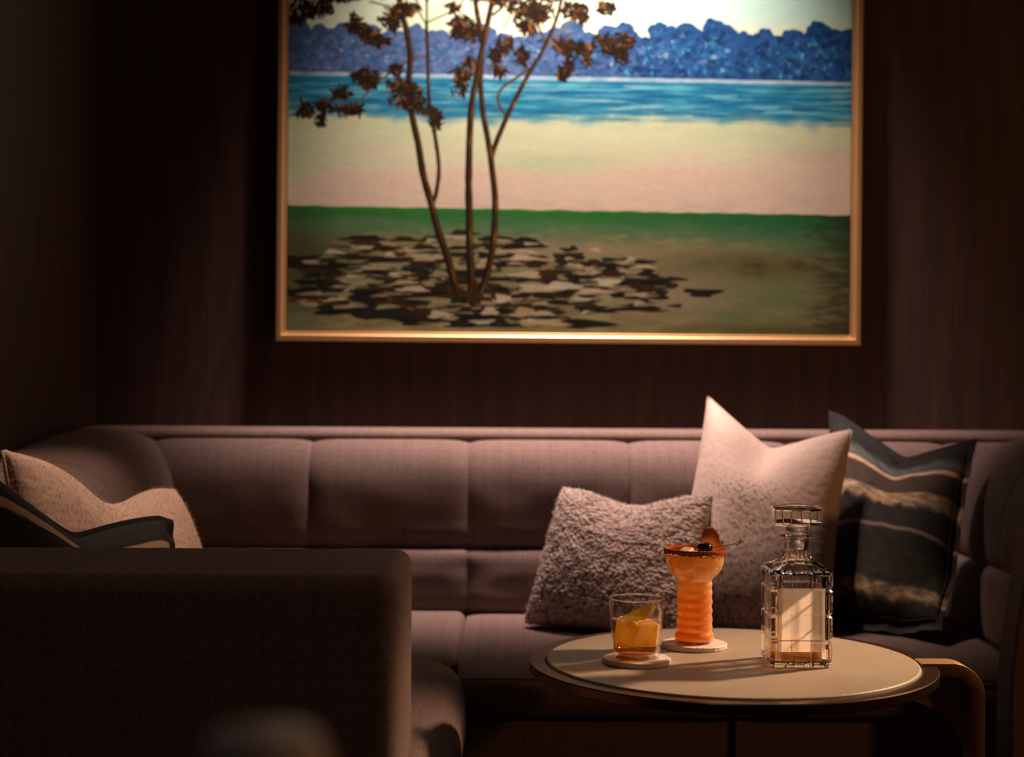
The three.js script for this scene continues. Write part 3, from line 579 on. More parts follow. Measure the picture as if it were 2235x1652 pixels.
// cream cushion and dark striped cushion on the left wing
{
  const o = { c: [[-0.800, 0.802, -2.35], [-0.585, 0.722, -2.60], [-0.435, 0.43, -2.46], [-0.70, 0.43, -2.22]], thick: 0.16, inset: 0.05, insetTop: 0.4, chop: 0.30, chopAt: 0.05, chopW: 0.5, pow: 0.45, n: 150 };
  o.disp = (x, y, s) => 0.0015 * fbm(x * 80, y * 80, s, 3) + 0.005 * noise(x * 8, y * 8, 7);
  const t = thing('cushion', 'cream fuzzy cushion leaning on the left wing behind the black one', 'cushion', [-0.64, 0.43, -2.42]);
  const tint = (x, y) => { const fl = sm(0.1, 0.28, fbm(x * 110, y * 110, 3, 3)) * Math.exp(-(((x - 0.0) / 0.09) ** 2) - (((y - 0.1) / 0.07) ** 2)); const k = 1 - 0.55 * fl - 0.1 * noise(x * 20, y * 20, 5); return [0.62 * k, 0.45 * k, 0.36 * k]; };
  const mat = cloth('cream pile', { sheen: 0.3, sheenColor: lin(0.8, 0.65, 0.5) });
  part('front_cover', colored(pillowSide(o, 1), tint), mat, t);
  part('back_cover', colored(pillowSide(o, -1), tint), mat, t);
  part('piping', tube(edgeLine(o), 0.003, 220, 6, true), fuzzMat([0.62, 0.5, 0.42], 'cream piping'), t);
  nap(t, t.children.slice(0, 2).map((m) => m.geometry), 9000, 0.007, 0.0003, fuzzMat([0.6, 0.46, 0.38], 'cream fibres'), 0.7);
}
{
  const W = 512, H = 512, ink = hex(0x0e0b0b), beige = hex(0xa98d6c), tan = hex(0x6f5f4c), slate = hex(0x4a4246);
  const map = dataTex(W, H, (x, y) => {
    const u = x / W, v = 1 - y / H, wv = v + 0.014 * noise(u * 6, 0, 1), n = fbm(u * 12, v * 40, 8, 3);
    let p = ink;
    p = mixc(p, slate, 0.5 * sm(0.10, 0.12, wv) * (0.6 + n)); p = mixc(p, ink, sm(0.13, 0.15, wv));
    p = mixc(p, beige, sm(0.17, 0.185, wv)); p = mixc(p, ink, sm(0.225, 0.24, wv + 0.02 * n));
    p = mixc(p, tan, 0.8 * sm(0.52, 0.54, wv) * sm(0.2, 0.5, u)); p = mixc(p, ink, sm(0.60, 0.63, wv));
    const k = 1 + 0.12 * noise(x / 2, y / 2, 3); return [p[0] * k, p[1] * k, p[2] * k];
  });
  const o = { c: [[-0.845, 0.835, -2.13], [-0.545, 0.689, -2.41], [-0.475, 0.43, -2.30], [-0.735, 0.43, -2.07]], thick: 0.15, inset: 0.05, insetTop: 0.4, chop: 0.46, chopAt: 0.08, vee: 0.8, pow: 0.5, n: 120, flange: 0.07 };
  o.disp = (x, y, s) => 0.006 * noise(x * 9, y * 9, 2 + s);
  o.bend = (u, v) => 0.012 * sm(0.8, 1, Math.abs(u)) * noise(u * 2, v * 4, 3);
  const t = thing('cushion', 'black cushion with beige stripes in front of the cream cushion on the left wing', 'cushion', [-0.65, 0.43, -2.22]);
  const mat = printMat(map, 'dark stripe print');
  part('front_cover', uvToTile(pillowSide(o, 1)), mat, t);
  part('back_cover', uvToTile(pillowSide({ ...o, n: 60 }, -1)), new THREE.MeshStandardMaterial({ name: 'tan lining', color: lin(0.28, 0.2, 0.14), roughness: 0.9 }), t, 'tan lining');
}

// ------------------------------------------------------------------ table
const TX = 0.3155, TZ = -2.146, TY = 0.52, TR = 0.2885;
{
  const t = thing('side_table', 'round side table with a beige leather top and bronze rim', 'table', [TX, 0, TZ]);
  const N = 512;
  const f = new Float32Array(N * N);
  for (let y = 0; y < N; y++) for (let x = 0; x < N; x++) f[y * N + x] = 0.5 + 0.5 * fbm(x / 5, y / 5, 2, 3);
  const bump = dataTex(N, N, (x, y) => { const v = 255 * clamp(f[y * N + x]); return [v, v, v]; }, false);
  const map = dataTex(N, N, (x, y) => { const v = 1 + 0.10 * (f[y * N + x] - 0.5) + 0.05 * fbm(x / 60, y / 60, 9); return [160 * v, 145 * v, 126 * v]; });
  const leather = new THREE.MeshStandardMaterial({ name: 'beige leather', map, bumpMap: bump, bumpScale: 0.0005, roughness: 0.5 });
  bump.repeat.set(2.5, 2.5); map.repeat.set(2.5, 2.5);
  const ri = 0.2645;
  part('leather_top', boxUV(lathe([[0, TY - 0.016], [ri, TY - 0.016], [ri, TY - 0.003], [ri - 0.0012, TY - 0.0008], [ri - 0.004, TY], [ri * 0.5, TY], [0, TY]], TX, 0, TZ, 160)), leather, t);
  const rim = [[ri + 0.0003, TY - 0.018], [TR - 0.002, TY - 0.018], [TR, TY - 0.016], [TR, TY - 0.0045], [TR - 0.0012, TY - 0.003], [ri + 0.0025, TY - 0.003], [ri + 0.0003, TY - 0.0045], [ri + 0.0003, TY - 0.018]];
  const rimHalf = (a0, a1) => new THREE.LatheGeometry(toPts(rim), 90, a0, a1 - a0).translate(TX, 0, TZ);
  const gap = 0.0022, cut = 0.072; // rim halves meet at a joint on the left and stop at the strap on the right
  // lathe angle 0 points to +z, PI/2 to +x
  part('rim', toCreasedNormals(rimHalf(Math.PI / 2 + cut, Math.PI * 1.5 - gap), 0.5), M.rimBronze, t);
  part('rim', toCreasedNormals(rimHalf(-Math.PI / 2 + gap, Math.PI / 2 - cut), 0.5), M.rimBronze, t);
  part('under_plate', lathe([[0, TY - 0.024], [TR - 0.03, TY - 0.024], [TR - 0.015, TY - 0.019], [0, TY - 0.019]], TX, 0, TZ, 120), M.rimBronze, t);
  // strap leg: runs out over the rim, turns down
  const zc = TZ + 0.014, hw = 0.0205, th = 0.0175, xo = 0.6695, R = 0.046;
  const s = new THREE.Shape();
  s.moveTo(TX + ri + 0.0012, TY); s.lineTo(xo - R, TY); s.absarc(xo - R, TY - R, R, Math.PI / 2, 0, true); s.lineTo(xo, 0.012); s.lineTo(xo - th, 0.012);
  s.lineTo(xo - th, TY - R); s.absarc(xo - R, TY - R, R - th, 0, Math.PI / 2, false); s.lineTo(TX + ri + 0.0012, TY - th); s.closePath();
  part('strap_leg', toCreasedNormals(new THREE.ExtrudeGeometry(s, { depth: 2 * hw - 0.002, curveSegments: 24, bevelEnabled: true, bevelThickness: 0.001, bevelSize: 0.0008, bevelSegments: 2 }).translate(0, 0, zc - hw + 0.001), 0.5), M.bronze, t, 'bronze strap leg');
  // curved web in the angle of the strap
  const w = new THREE.Shape();
  w.moveTo(0.42, TY - 0.024); w.lineTo(TX + ri + 0.01, TY - 0.020); w.lineTo(TX + ri + 0.015, TY - th + 0.001); w.lineTo(xo - R, TY - th + 0.001); w.absarc(xo - R, TY - R, R - th + 0.001, Math.PI / 2, 0, true); w.lineTo(xo - th + 0.001, 0.382);
  w.bezierCurveTo(0.647, 0.412, 0.632, 0.431, 0.6106, 0.4467); w.bezierCurveTo(0.588, 0.462, 0.56, 0.470, 0.50, 0.482); w.lineTo(0.42, TY - 0.024);
  part('web_plate', toCreasedNormals(new THREE.ExtrudeGeometry(w, { depth: 0.008, curveSegments: 24, bevelEnabled: false }).translate(0, 0, zc - 0.010), 0.5), M.bronze, t, 'curved bronze web under the strap');
  part('centre_post', rbox(TX - 0.0055 + 0.002, TX + 0.0055 + 0.002, 0.012, TY - 0.022, TZ - 0.008, TZ + 0.008, 0.002), M.rimBronze, t);
  part('foot_plate', rbox(TX - 0.16, xo + 0.01, 0, 0.013, TZ - 0.14, TZ + 0.15, 0.006), M.rimBronze, t);
}
function toPts(a) { return a.map((p) => new THREE.Vector2(...p)); }

// ------------------------------------------------------------------ coasters
const coasterMat = (() => {
  const N = 512, chips = [];
  for (let k = 0; k < 900; k++) chips.push([rnd() * N, rnd() * N, rr(0.8, 4.5) * (rnd() < 0.2 ? 1.6 : 1), rr(0.4, 1), rnd() * 3.14, (rnd() * 4) | 0]);
  const cv = document.createElement('canvas'); cv.width = cv.height = N; const ctx = cv.getContext('2d');
  ctx.fillStyle = '#d9cdc4'; ctx.fillRect(0, 0, N, N);
  for (const [x, y, r, q, a, c] of chips) { ctx.save(); ctx.translate(x, y); ctx.rotate(a); ctx.fillStyle = ['#4a3430', '#7a4a3c', '#8b7a70', '#3a2c2c'][c]; ctx.beginPath(); ctx.moveTo(-r, 0); ctx.lineTo(-r * 0.3, -r * q); ctx.lineTo(r, -r * 0.3 * q); ctx.lineTo(r * 0.5, r * q); ctx.closePath(); ctx.fill(); ctx.restore(); }
  const map = new THREE.CanvasTexture(cv); map.colorSpace = THREE.SRGBColorSpace; map.wrapS = map.wrapT = THREE.RepeatWrapping; map.repeat.set(10, 10);
  return new THREE.MeshStandardMaterial({ name: 'terrazzo', map, roughness: 0.6 });
})();
const CT = 0.0075;
function coaster(x, z, r, label) {
  const g = boxUV(toCreasedNormals(lathe([[0, 0], [r - 0.0012, 0], [r, 0.001], [r, CT - 0.0012], [r - 0.0012, CT], [0, CT]], x, TY, z, 96), 0.6));
  g.translate(-x, -TY, -z);
  const m = shade(new THREE.Mesh(g, coasterMat)); m.name = numbered('coaster'); m.position.set(x, TY, z);
  m.userData = { label, category: 'coaster', group: 'terrazzo coasters' }; scene.add(m);
}
const TUM = [0.1775, -2.112], COU = [0.2745, -2.236];
coaster(TUM[0] + 0.0005, TUM[1], 0.048, 'round speckled terrazzo coaster under the tumbler of amber drink');
coaster(COU[0], COU[1], 0.0485, 'round speckled terrazzo coaster under the orange cocktail');
const GY = TY + CT;

// ------------------------------------------------------------------ tumbler with amber drink
{
  const [x, z] = TUM, y = GY;
  const t = thing('tumbler', 'clear straight tumbler of amber whisky drink with a large ice block', 'glass', [x, y, z]);
  const H = 0.0845, rb = 0.0335, rt = 0.0393;
  const R = (h) => rb + (rt - rb) * (h / H);
  const outer = [[0, 0], [rb - 0.005, 0], [rb - 0.0016, 0.0008], [rb, 0.004], ...Array.from({ length: 12 }, (_, i) => { const h = 0.006 + (H - 0.0075) * (i / 11); return [R(h), h]; }), [rt - 0.0004, H - 0.0005], [rt - 0.001, H], [rt - 0.0016, H - 0.0005]];
  part('glass_wall', lathe(outer, x, y, z, 128), M.glass, t);
  const inner = [[rt - 0.0019, H - 0.001], ...Array.from({ length: 12 }, (_, i) => { const h = H - 0.002 - (H - 0.012) * (i / 11); return [R(h) - 0.002, h]; }), [rb - 0.006, 0.0062], [0, 0.006]];
  part('inner_wall', lathe(inner, x, y, z, 128), M.glass, t);
  part('lip', new THREE.TorusGeometry(rt - 0.001, 0.0010, 12, 128).rotateX(Math.PI / 2).translate(x, y + H - 0.0006, z), M.cutGlass, t);
  const L = 0.0545;
  const amber = new THREE.MeshPhysicalMaterial({ name: 'amber spirit', color: 0xffffff, vertexColors: true, transmission: 1, thickness: 0, roughness: 0.03, ior: 1.34 });
  const drinkG = lathe([[0, 0.0068], [rb - 0.0068, 0.007], [rb - 0.004, 0.009], ...Array.from({ length: 10 }, (_, i) => { const h = 0.012 + (L - 0.012) * (i / 9); return [R(h) - 0.0024, h]; }), [R(L) - 0.0045, L - 0.0009], [0, L - 0.001]], x, y, z, 96);
  const dp = drinkG.attributes.position;
  part('drink', colored(drinkG, (u, v, i) => { const k = sm(0.014, 0.026, dp.getY(i) - y); return mixc([0.80, 0.46, 0.09], [0.95, 0.66, 0.16], k); }), amber, t, 'amber drink');  // lower part tinted deeper, standing in for light absorbed through the liquid
  // ice block
  const ice = new RoundedBoxGeometry(0.047, 0.036, 0.046, 14, 0.006);
  const p = ice.attributes.position;
  for (let i = 0; i < p.count; i++) { const a = p.getX(i), b = p.getY(i), c = p.getZ(i), k = 0.0034 * noise(a * 55, b * 55, c * 55) + 0.0016 * noise(a * 170, b * 170, c * 170); p.setXYZ(i, a * (1 + k * 30), b * (1 + k * 30), c * (1 + k * 30)); }
  const iceG = mergeVertices(ice.deleteAttribute('uv').deleteAttribute('normal')); iceG.computeVertexNormals();
  const im = shade(new THREE.Mesh(iceG, new THREE.MeshPhysicalMaterial({ name: 'cloudy ice', color: lin(0.98, 0.95, 0.80), transmission: 0.55, thickness: 0, roughness: 0.75, ior: 1.31, clearcoat: 1, clearcoatRoughness: 0.08 })));
  im.name = 'ice_block'; im.position.set(x + 0.001, y + 0.0365, z); im.rotation.set(0.1, 0.55, -0.12);
  im.userData = { label: 'large cloudy ice block sunk in the amber drink', category: 'ice' }; scene.add(im);
  // strip of orange peel: a curved pointed shaving
  const peel = (off) => grid(30, 10, (a, b) => {
    const s = a * 2 - 1, w = 0.0105 * Math.pow(1 - Math.abs(s) ** 2.4, 0.8) * (1 + 0.6 * s), v = (b - 0.5) * 2 * w;
    const ang = s * 0.75, rad = 0.036;
    return [rad * Math.sin(ang) * 1.02 + off * Math.sin(ang), 0.0085 * s + v * 0.72 + 0.003 * s * s + 0.0008 * noise(a * 14, b * 10), 0.010 - rad * (1 - Math.cos(ang)) * 0.7 - v * 0.55 + off];
  }, off < 0);
  const pg = mergeGeometries([peel(0.0009), peel(-0.0009)]);
  const tip = grid(10, 4, (a, b) => { const w = 0.0052 * (1 - a); return [0.0215 + 0.004 * a + (b - 0.5) * 2 * w, 0.010 + 0.013 * a, 0.002 - 0.002 * a]; });
  const pk = thing('orange_peel', 'curled strip of orange peel standing in the tumbler', 'garnish', [x + 0.001, y + 0.062, z + 0.004]);
  const rind = new THREE.MeshPhysicalMaterial({ name: 'orange rind', color: lin(1.0, 0.78, 0.16), roughness: 0.45, transmission: 0.5, thickness: 0, bumpMap: dataTex(128, 128, (a, b) => { const v = 255 * clamp(worley(a / 9, b / 9, 3)); return [v, v, v]; }, false), bumpScale: 0.0005 });
  part('peel', pg.translate(x + 0.001, y + 0.062, z + 0.004), rind, pk);
  part('peel_tip', tip.translate(x + 0.001, y + 0.062, z + 0.004), rind, pk);
}

// ------------------------------------------------------------------ orange cocktail
{
  const [x, z] = COU, y = GY;
  const prof = spline2([[0.0262, 0.002], [0.0290, 0.005], [0.0302, 0.0095], [0.0288, 0.0145], [0.0262, 0.0172], [0.0272, 0.0202], [0.0280, 0.0232], [0.0271, 0.0265], [0.0264, 0.0292], [0.0272, 0.0322], [0.0280, 0.0352], [0.0271, 0.0388], [0.0264, 0.0415], [0.0272, 0.0447], [0.0280, 0.0478], [0.0271, 0.0515], [0.0264, 0.0543], [0.0271, 0.0578], [0.0279, 0.061], [0.0271, 0.0648], [0.0265, 0.0676], [0.0271, 0.071], [0.0277, 0.0745], [0.0270, 0.078], [0.0265, 0.0806], [0.0270, 0.084], [0.0274, 0.0868], [0.0268, 0.0905], [0.0266, 0.093], [0.0300, 0.0975], [0.0362, 0.1035], [0.0412, 0.112], [0.0438, 0.1205], [0.0447, 0.128], [0.0449, 0.1375]], 260);
  const t = thing('cocktail_glass', 'ribbed glass coupe of orange cocktail with a red spice rim', 'glass', [x, y, z]);
  part('glass_wall', lathe([[0, 0], [0.024, 0], [0.0255, 0.001], ...prof, [0.0444, 0.1382], [0.0436, 0.1378]], x, y, z, 128), M.glass, t);
  const L = 0.1325;
  const fill = prof.filter((p) => p[1] < L && p[1] > 0.004).map(([r, h]) => [r - 0.0012, h]);
  const juice = new THREE.MeshPhysicalMaterial({ name: 'cloudy orange juice', vertexColors: true, transmission: 0.55, thickness: 0, roughness: 0.85, ior: 1.33, clearcoat: 0.8, clearcoatRoughness: 0.05 });
  const dg = lathe([[0, 0.004], [0.024, 0.004], ...fill, [fill.at(-1)[0] - 0.001, L], [0, L]], x, y, z, 120);
  const pos = dg.attributes.position;
  part('drink', colored(dg, (u, v, i) => {
    const h = pos.getY(i) - y, k = sm(0.066, 0.076, h + 0.006 * noise(pos.getX(i) * 60, 0, pos.getZ(i) * 60)), q = 1 + 0.12 * noise(pos.getX(i) * 150, h * 90, pos.getZ(i) * 150);
    const c = mixc([0.97, 0.43, 0.035], [0.97, 0.58, 0.17], k); return c.map((a) => Math.min(0.97, a * q));
  }), juice, t, 'cloudy orange drink');
  // spice crust on the rim
  const rimG = new THREE.TorusGeometry(0.0444, 0.0021, 14, 220).rotateX(Math.PI / 2);
  const rp = rimG.attributes.position;
  for (let i = 0; i < rp.count; i++) { const a = V(rp.getX(i), rp.getY(i), rp.getZ(i)), th = Math.atan2(a.z, a.x), k = 1 + 0.012 * noise(a.x * 900, a.y * 900, a.z * 900); const drip = a.y < 0 ? 1.6 + 1.6 * Math.abs(noise(th * 9, 1, 2)) : 1; rp.setXYZ(i, a.x * k, a.y * drip + 0.0006 * noise(a.x * 700, 3, a.z * 700), a.z * k); }
  rimG.computeVertexNormals(); rimG.translate(x, y + 0.1385, z);
  part('spice_rim', colored(rimG, (u, v, i) => { const k = 0.6 + 0.9 * rnd(); return [0.42 * k, 0.075 * k, 0.018 * k]; }), cloth('chilli salt', { roughness: 0.9 }), t, 'crusted red spice rim');
  const skirt = grid(260, 6, (a, b) => { const th = a * Math.PI * 2, low = 0.0035 + 0.0065 * clamp(0.45 + 0.75 * fbm(Math.cos(th) * 3.2, Math.sin(th) * 3.2, 5, 3) + 0.35 * noise(Math.cos(th) * 22, Math.sin(th) * 22, 3)), h = 0.1395 - b * low, rad = 0.0452 - (0.1395 - h) * 0.03 + 0.0005 * (1 - b) + 0.0005 * noise(a * 300, b * 9, 2); return [x + Math.cos(th) * rad, y + h, z + Math.sin(th) * rad]; });
  part('spice_crust', colored(skirt, () => { const k = 0.45 + 0.9 * rnd(); return rnd() < 0.12 ? [0.62, 0.36, 0.16] : [0.40 * k, 0.085 * k, 0.02 * k]; }), cloth('chilli salt crust', { roughness: 0.9, side: THREE.DoubleSide }), t, 'crust of spice below the rim');
  const crumbs = new THREE.InstancedMesh(new THREE.IcosahedronGeometry(0.0006, 0), new THREE.MeshStandardMaterial({ name: 'spice grains', color: 0xffffff, roughness: 0.8 }), 1400);
  const m4 = new THREE.Matrix4();
  for (let i = 0; i < 1400; i++) { const a = rnd() * 6.2832, low = rnd() ** 2.5 * 0.011, rad = 0.0452 + rr(-0.0012, 0.0014) - low * 0.04; m4.makeScale(rr(0.5, 1.4), rr(0.5, 1.2), rr(0.5, 1.4)).setPosition(Math.cos(a) * rad, 0.1405 - low + rr(-0.001, 0.0004), Math.sin(a) * rad); crumbs.setMatrixAt(i, m4); const k = rnd(); crumbs.setColorAt(i, k < 0.7 ? lin(0.4 * rr(0.5, 1.2), 0.08, 0.02) : k < 0.85 ? lin(0.75, 0.42, 0.2) : lin(0.1, 0.03, 0.015)); }
  crumbs.name = 'spice_grains'; crumbs.userData.kind = 'stuff'; shade(crumbs); t.add(crumbs);
  // pieces of ice floating at the surface
  for (const [dx, dz, ry, sx, lab] of [[-0.021, 0.022, 0.4, 0.021, 'clear ice piece against the left rim of the orange cocktail'], [-0.010, -0.018, 1.1, 0.022, 'clear ice piece at the far side of the orange cocktail'], [0.026, 0.014, 0.8, 0.015, 'small ice piece at the right front of the orange cocktail']]) {
    const g = new RoundedBoxGeometry(sx, sx * 0.62, sx * 0.8, 4, sx * 0.15), m = shade(new THREE.Mesh(g, new THREE.MeshPhysicalMaterial({ name: 'floating ice', color: lin(0.98, 0.9, 0.8), transmission: 0.7, thickness: 0, roughness: 0.4, ior: 1.31, clearcoat: 1, clearcoatRoughness: 0.05 })));
    m.name = numbered('ice_piece'); m.position.set(x + dx, y + L - 0.001, z + dz); m.rotation.set(0.1, ry, 0.08); m.userData = { label: lab, category: 'ice', group: 'ice in the orange cocktail' }; scene.add(m);
  }
  // dried pineapple wedge tucked behind the rim
  const out = [[-0.0125, -0.014], [-0.0130, 0.010], [-0.0105, 0.0245], [-0.006, 0.0300], [-0.001, 0.0310], [0.004, 0.0285], [0.0085, 0.0255], [0.0125, 0.0185], [0.0160, 0.0105], [0.0195, 0.0075], [0.0200, 0.0045], [0.0185, -0.002], [0.016, -0.012]];
  const sh = new THREE.Shape(); out.forEach(([a, b], i) => { const f = i > 2 && i < 11 ? 0.0007 * (i % 2 ? 1 : -1) : 0; i ? sh.lineTo(a + f, b + f) : sh.moveTo(a, b); });
  const fg = new THREE.ExtrudeGeometry(sh, { depth: 0.0016, bevelEnabled: true, bevelThickness: 0.0005, bevelSize: 0.0005, bevelSegments: 2, curveSegments: 6 });
  const PX = x + 0.0225, PZ = z - 0.004, PY = y + 0.1415;
  const front = grid(44, 44, (a, b) => { // finely shaped faces inside the outline
    return [mix(-0.0125, 0.0195, a), mix(-0.012, 0.030, b), 0.0022];
  });
  const pine = thing('dried_pineapple', 'browned dried pineapple wedge standing behind the spice rim of the cocktail', 'garnish', [PX, PY, PZ]);
  const pineMat = new THREE.MeshPhysicalMaterial({ name: 'dried pineapple', roughness: 0.8, transmission: 0.6, thickness: 0, color: 0xffffff, map: dataTex(256, 256, (a, b) => {
    const u = a / 256 - 0.42, v = b / 256, ang = Math.atan2(v + 0.1, u), rad = Math.hypot(u, v + 0.1), fib = noise(ang * 26, rad * 5, 1) + 0.5 * noise(ang * 60, rad * 9, 4);
    const edge = sm(0.62, 0.95, rad) + 0.5 * sm(0.16, 0.3, u) * sm(0.2, 0.6, v);
    const c = mixc(mixc(hex(0xffd080), hex(0xe8a450), sm(-0.3, 0.5, fib)), hex(0x8a5020), clamp(edge * 0.8 + 0.3 * sm(0.2, 0.6, fib)));
    return c;
  }), bumpScale: 0.001 });
  pineMat.map.repeat.set(26, 24); pineMat.map.offset.set(0.42, 0.32);
  const rg = fg.rotateY(0.1).translate(PX, PY, PZ);
  { const uv = rg.attributes.uv; }
  part('flesh', rg, pineMat, pine);
  const hairs = [];
  for (let k = 0; k < 46; k++) { const q = out[2 + ((k / 46) * 8 | 0)], r = out[3 + ((k / 46) * 8 | 0)], f = rnd(), a = mix(q[0], r[0], f), b = mix(q[1], r[1], f), len = rr(0.001, 0.0035), dir = Math.atan2(b, a) + rr(-0.7, 0.7); hairs.push(tube([[PX + a, PY + b, PZ + 0.001], [PX + a + Math.cos(dir) * len * 0.6, PY + b + Math.sin(dir) * len * 0.6 + 0.0004, PZ + 0.001 + rr(-0.001, 0.001)], [PX + a + Math.cos(dir + 0.5) * len, PY + b + Math.sin(dir + 0.5) * len, PZ + 0.001]], 0.00022, 5, 4)); }
  part('rind_fibres', mergeGeometries(hairs), new THREE.MeshStandardMaterial({ name: 'scorched rind', color: lin(0.09, 0.03, 0.01), roughness: 0.9 }), pine).userData.kind = 'stuff';
  // black cherry on a thin looped pick laid across the rim
  const ch = new THREE.SphereGeometry(0.0106, 40, 28).scale(1.12, 0.95, 1), CH = [x + 0.0115, y + 0.1430, z + 0.024];
  const cm = shade(new THREE.Mesh(ch, new THREE.MeshPhysicalMaterial({ name: 'glossy dark cherry', color: lin(0.012, 0.006, 0.010), roughness: 0.12, clearcoat: 1, clearcoatRoughness: 0.03 })));
  const chp = ch.attributes.position; for (let i = 0; i < chp.count; i++) { const d = Math.hypot(chp.getX(i), chp.getZ(i)); if (chp.getY(i) > 0) chp.setY(i, chp.getY(i) - 0.002 * Math.exp(-((d / 0.004) ** 2))); } ch.computeVertexNormals();
  cm.name = 'black_cherry'; cm.position.set(...CH); cm.userData = { label: 'glossy black cherry resting on the cocktail', category: 'cherry' }; scene.add(cm);
  const pick = thing('cocktail_pick', 'thin dark pick with a looped knot reaching right over the cocktail rim', 'pick', [x + 0.05, y + 0.146, z + 0.012]);
  const stick = new THREE.MeshStandardMaterial({ name: 'bamboo pick', color: lin(0.10, 0.05, 0.025), roughness: 0.6 });
  part('stick', tube([[x + 0.002, y + 0.1425, z + 0.026], [x + 0.03, y + 0.1445, z + 0.018], [x + 0.060, y + 0.1485, z + 0.008]], 0.0006, 24, 6), stick, pick);
  const K = [x + 0.066, y + 0.1500, z + 0.006], loop = (s, ph) => Array.from({ length: 16 }, (_, i) => { const a = (i / 16) * 6.2832; return [K[0] + 0.0062 * Math.cos(a) * s, K[1] + 0.0024 * Math.sin(a + ph) + 0.0012 * Math.cos(a), K[2] + 0.0018 * Math.sin(a)]; });
  part('loop', tube(loop(1, 0), 0.00045, 40, 6, true), stick, pick);
  part('loop', tube(loop(0.62, 1.2), 0.00045, 40, 6, true), stick, pick);
}

// ------------------------------------------------------------------ decanter
{
  const x = 0.4045, z = -2.1205, y = TY + 0.0006;
  const t = thing('decanter', 'square cut glass decanter with a low layer of amber spirit', 'decanter', [x, y, z]);
  const A = 0.0445, C = 0.0055, HB = 0.133, rows = [0.037, 0.0725, 0.1085];
  const notch = (d, w) => Math.max(0, 1 - Math.abs(d) / w);
  // ring of directions: per side NS points, then a chamfer to the next side
  const NS = 37, ring = [];
  for (let k = 0; k < 4; k++) for (let i = 0; i < NS; i++) ring.push([k, (i / (NS - 1)) * 2 - 1]);
  const sq = (k, s, a, c, dn) => { const e = a - c, u = s * e, n = a - dn; return [[u, n], [n, -u], [-u, -n], [-n, u]][k]; };
  const outerAt = (k, s, h) => {
    const e = A - C, dV = Math.min(Math.abs(s - 0.36), Math.abs(s + 0.36)) * e; let dH = 9; for (const r of rows) dH = Math.min(dH, Math.abs(h - r));
    const g = 0.0021 * Math.max(notch(dV, 0.0032), notch(dH, 0.0034), 0);
    const cu = clamp(dV / 0.014), cv = clamp(dH / 0.016), taper = 0.0012 * (1 - h / HB), edge = 0.003 * notch(h, 0.004) + 0.0015 * notch(HB - h, 0.003);
    const end = 0.6 * 0.0021 * notch(dH, 0.0034) * sm(0.85, 1, Math.abs(s));
    const p = sq(k, s, A - taper, C, g + edge + 0.0006 * (1 - cu * cv));
    const kx = 1 - end / A;
    return [p[0] * kx, p[1] * kx];
  };
  const NR = ring.length;
  let levels = [];
  const build = (lv, crease = 0.42, n = NR, wrap = true) => {
    const pos = [], idx = [];
    lv.forEach((l) => l.forEach((p) => pos.push(p[0] + x, p[1] + y, p[2] + z)));
    for (let j = 0; j < lv.length - 1; j++) for (let i = 0; i < (wrap ? n : n - 1); i++) { const a = j * n + i, b = j * n + ((i + 1) % n), c = a + n, d = b + n; idx.push(a, b, c, b, d, c); }
    const g = new THREE.BufferGeometry(); g.setAttribute('position', new THREE.Float32BufferAttribute(pos, 3)); g.setIndex(idx);
    return toCreasedNormals(g, crease);
  };
  const cap = (h, f = 1) => levels.push(ring.map(([k, s]) => { const p = outerAt(k, s, h); return [p[0] * f, h, p[1] * f]; }));
  for (let i = 4; i <= 97; i++) cap(HB * (i / 100));
  part('cut_walls', build(levels), M.glass, t, 'square cut glass walls with a grid of grooves');
  // solid foot
  levels = [ring.map(() => [0, 0.001, 0])]; cap(0.0, 0.86); for (let i = 0; i <= 6; i++) cap(0.0012 * i, 0.995);
  for (const [f, h] of [[0.93, 0.0088], [0.88, 0.0085], [0.0, 0.0082]]) levels.push(ring.map(([k, s]) => { const p = sq(k, s, A - 0.0065, 0.009, 0); return [p[0] * f, h, p[1] * f]; }));
  part('foot', build(levels), M.cutGlass, t, 'thick clear glass foot');
  // the cuts: two upright and three level on each face
  for (let k = 0; k < 4; k++) {
    const cuts = [], at = (s, h) => { const p = outerAt(k, s, h), q = sq(k, s, 1, C / A, 0), n = [[0, 1], [1, 0], [0, -1], [-1, 0]][k]; return [p[0] + x - n[0] * 0.0009, h + y, p[1] + z - n[1] * 0.0009]; };
    for (const s of [-0.36, 0.36]) cuts.push(tube([at(s, 0.006), at(s, 0.05), at(s, 0.09), at(s, HB - 0.006)], 0.0011, 20, 8));
    for (const h of rows) cuts.push(tube([at(-0.86, h), at(0, h), at(0.86, h)], 0.0012, 20, 8));
    part('cut_grooves', mergeGeometries(cuts), M.cutGlass, t);
  }
  // four solid bevelled corners, scalloped by the cuts
  for (let k = 0; k < 4; k++) {
    const cs = [], kn = (k + 1) % 4;
    for (const s of [0.89, 0.92, 0.95, 0.975, 1.0]) cs.push([k, s]);
    for (const s of [-1.0, -0.975, -0.95, -0.92, -0.89]) cs.push([kn, s]);
    const lv = [], row = (h) => { const o = cs.map(([q, s]) => { const p = outerAt(q, s, h); return [p[0] * 0.992, h, p[1] * 0.992]; }); const inn = [...cs].reverse().map(([q, s]) => { const p = sq(q, s, A - 0.0062, 0.009, 0); return [p[0], h, p[1]]; }); return [...o, ...inn]; };
    const closed = (h) => { const r = row(h), m = r.reduce((a, p) => [a[0] + p[0] / r.length, h, a[2] + p[2] / r.length], [0, h, 0]); return r.map(() => m); };
    lv.push(closed(0.0098)); for (let i = 0; i <= 80; i++) lv.push(row(mix(0.0098, HB - 0.006, i / 80))); lv.push(closed(HB - 0.006));
    part('bevelled_corner', build(lv, 0.5, 20), M.cutGlass, t);
  }
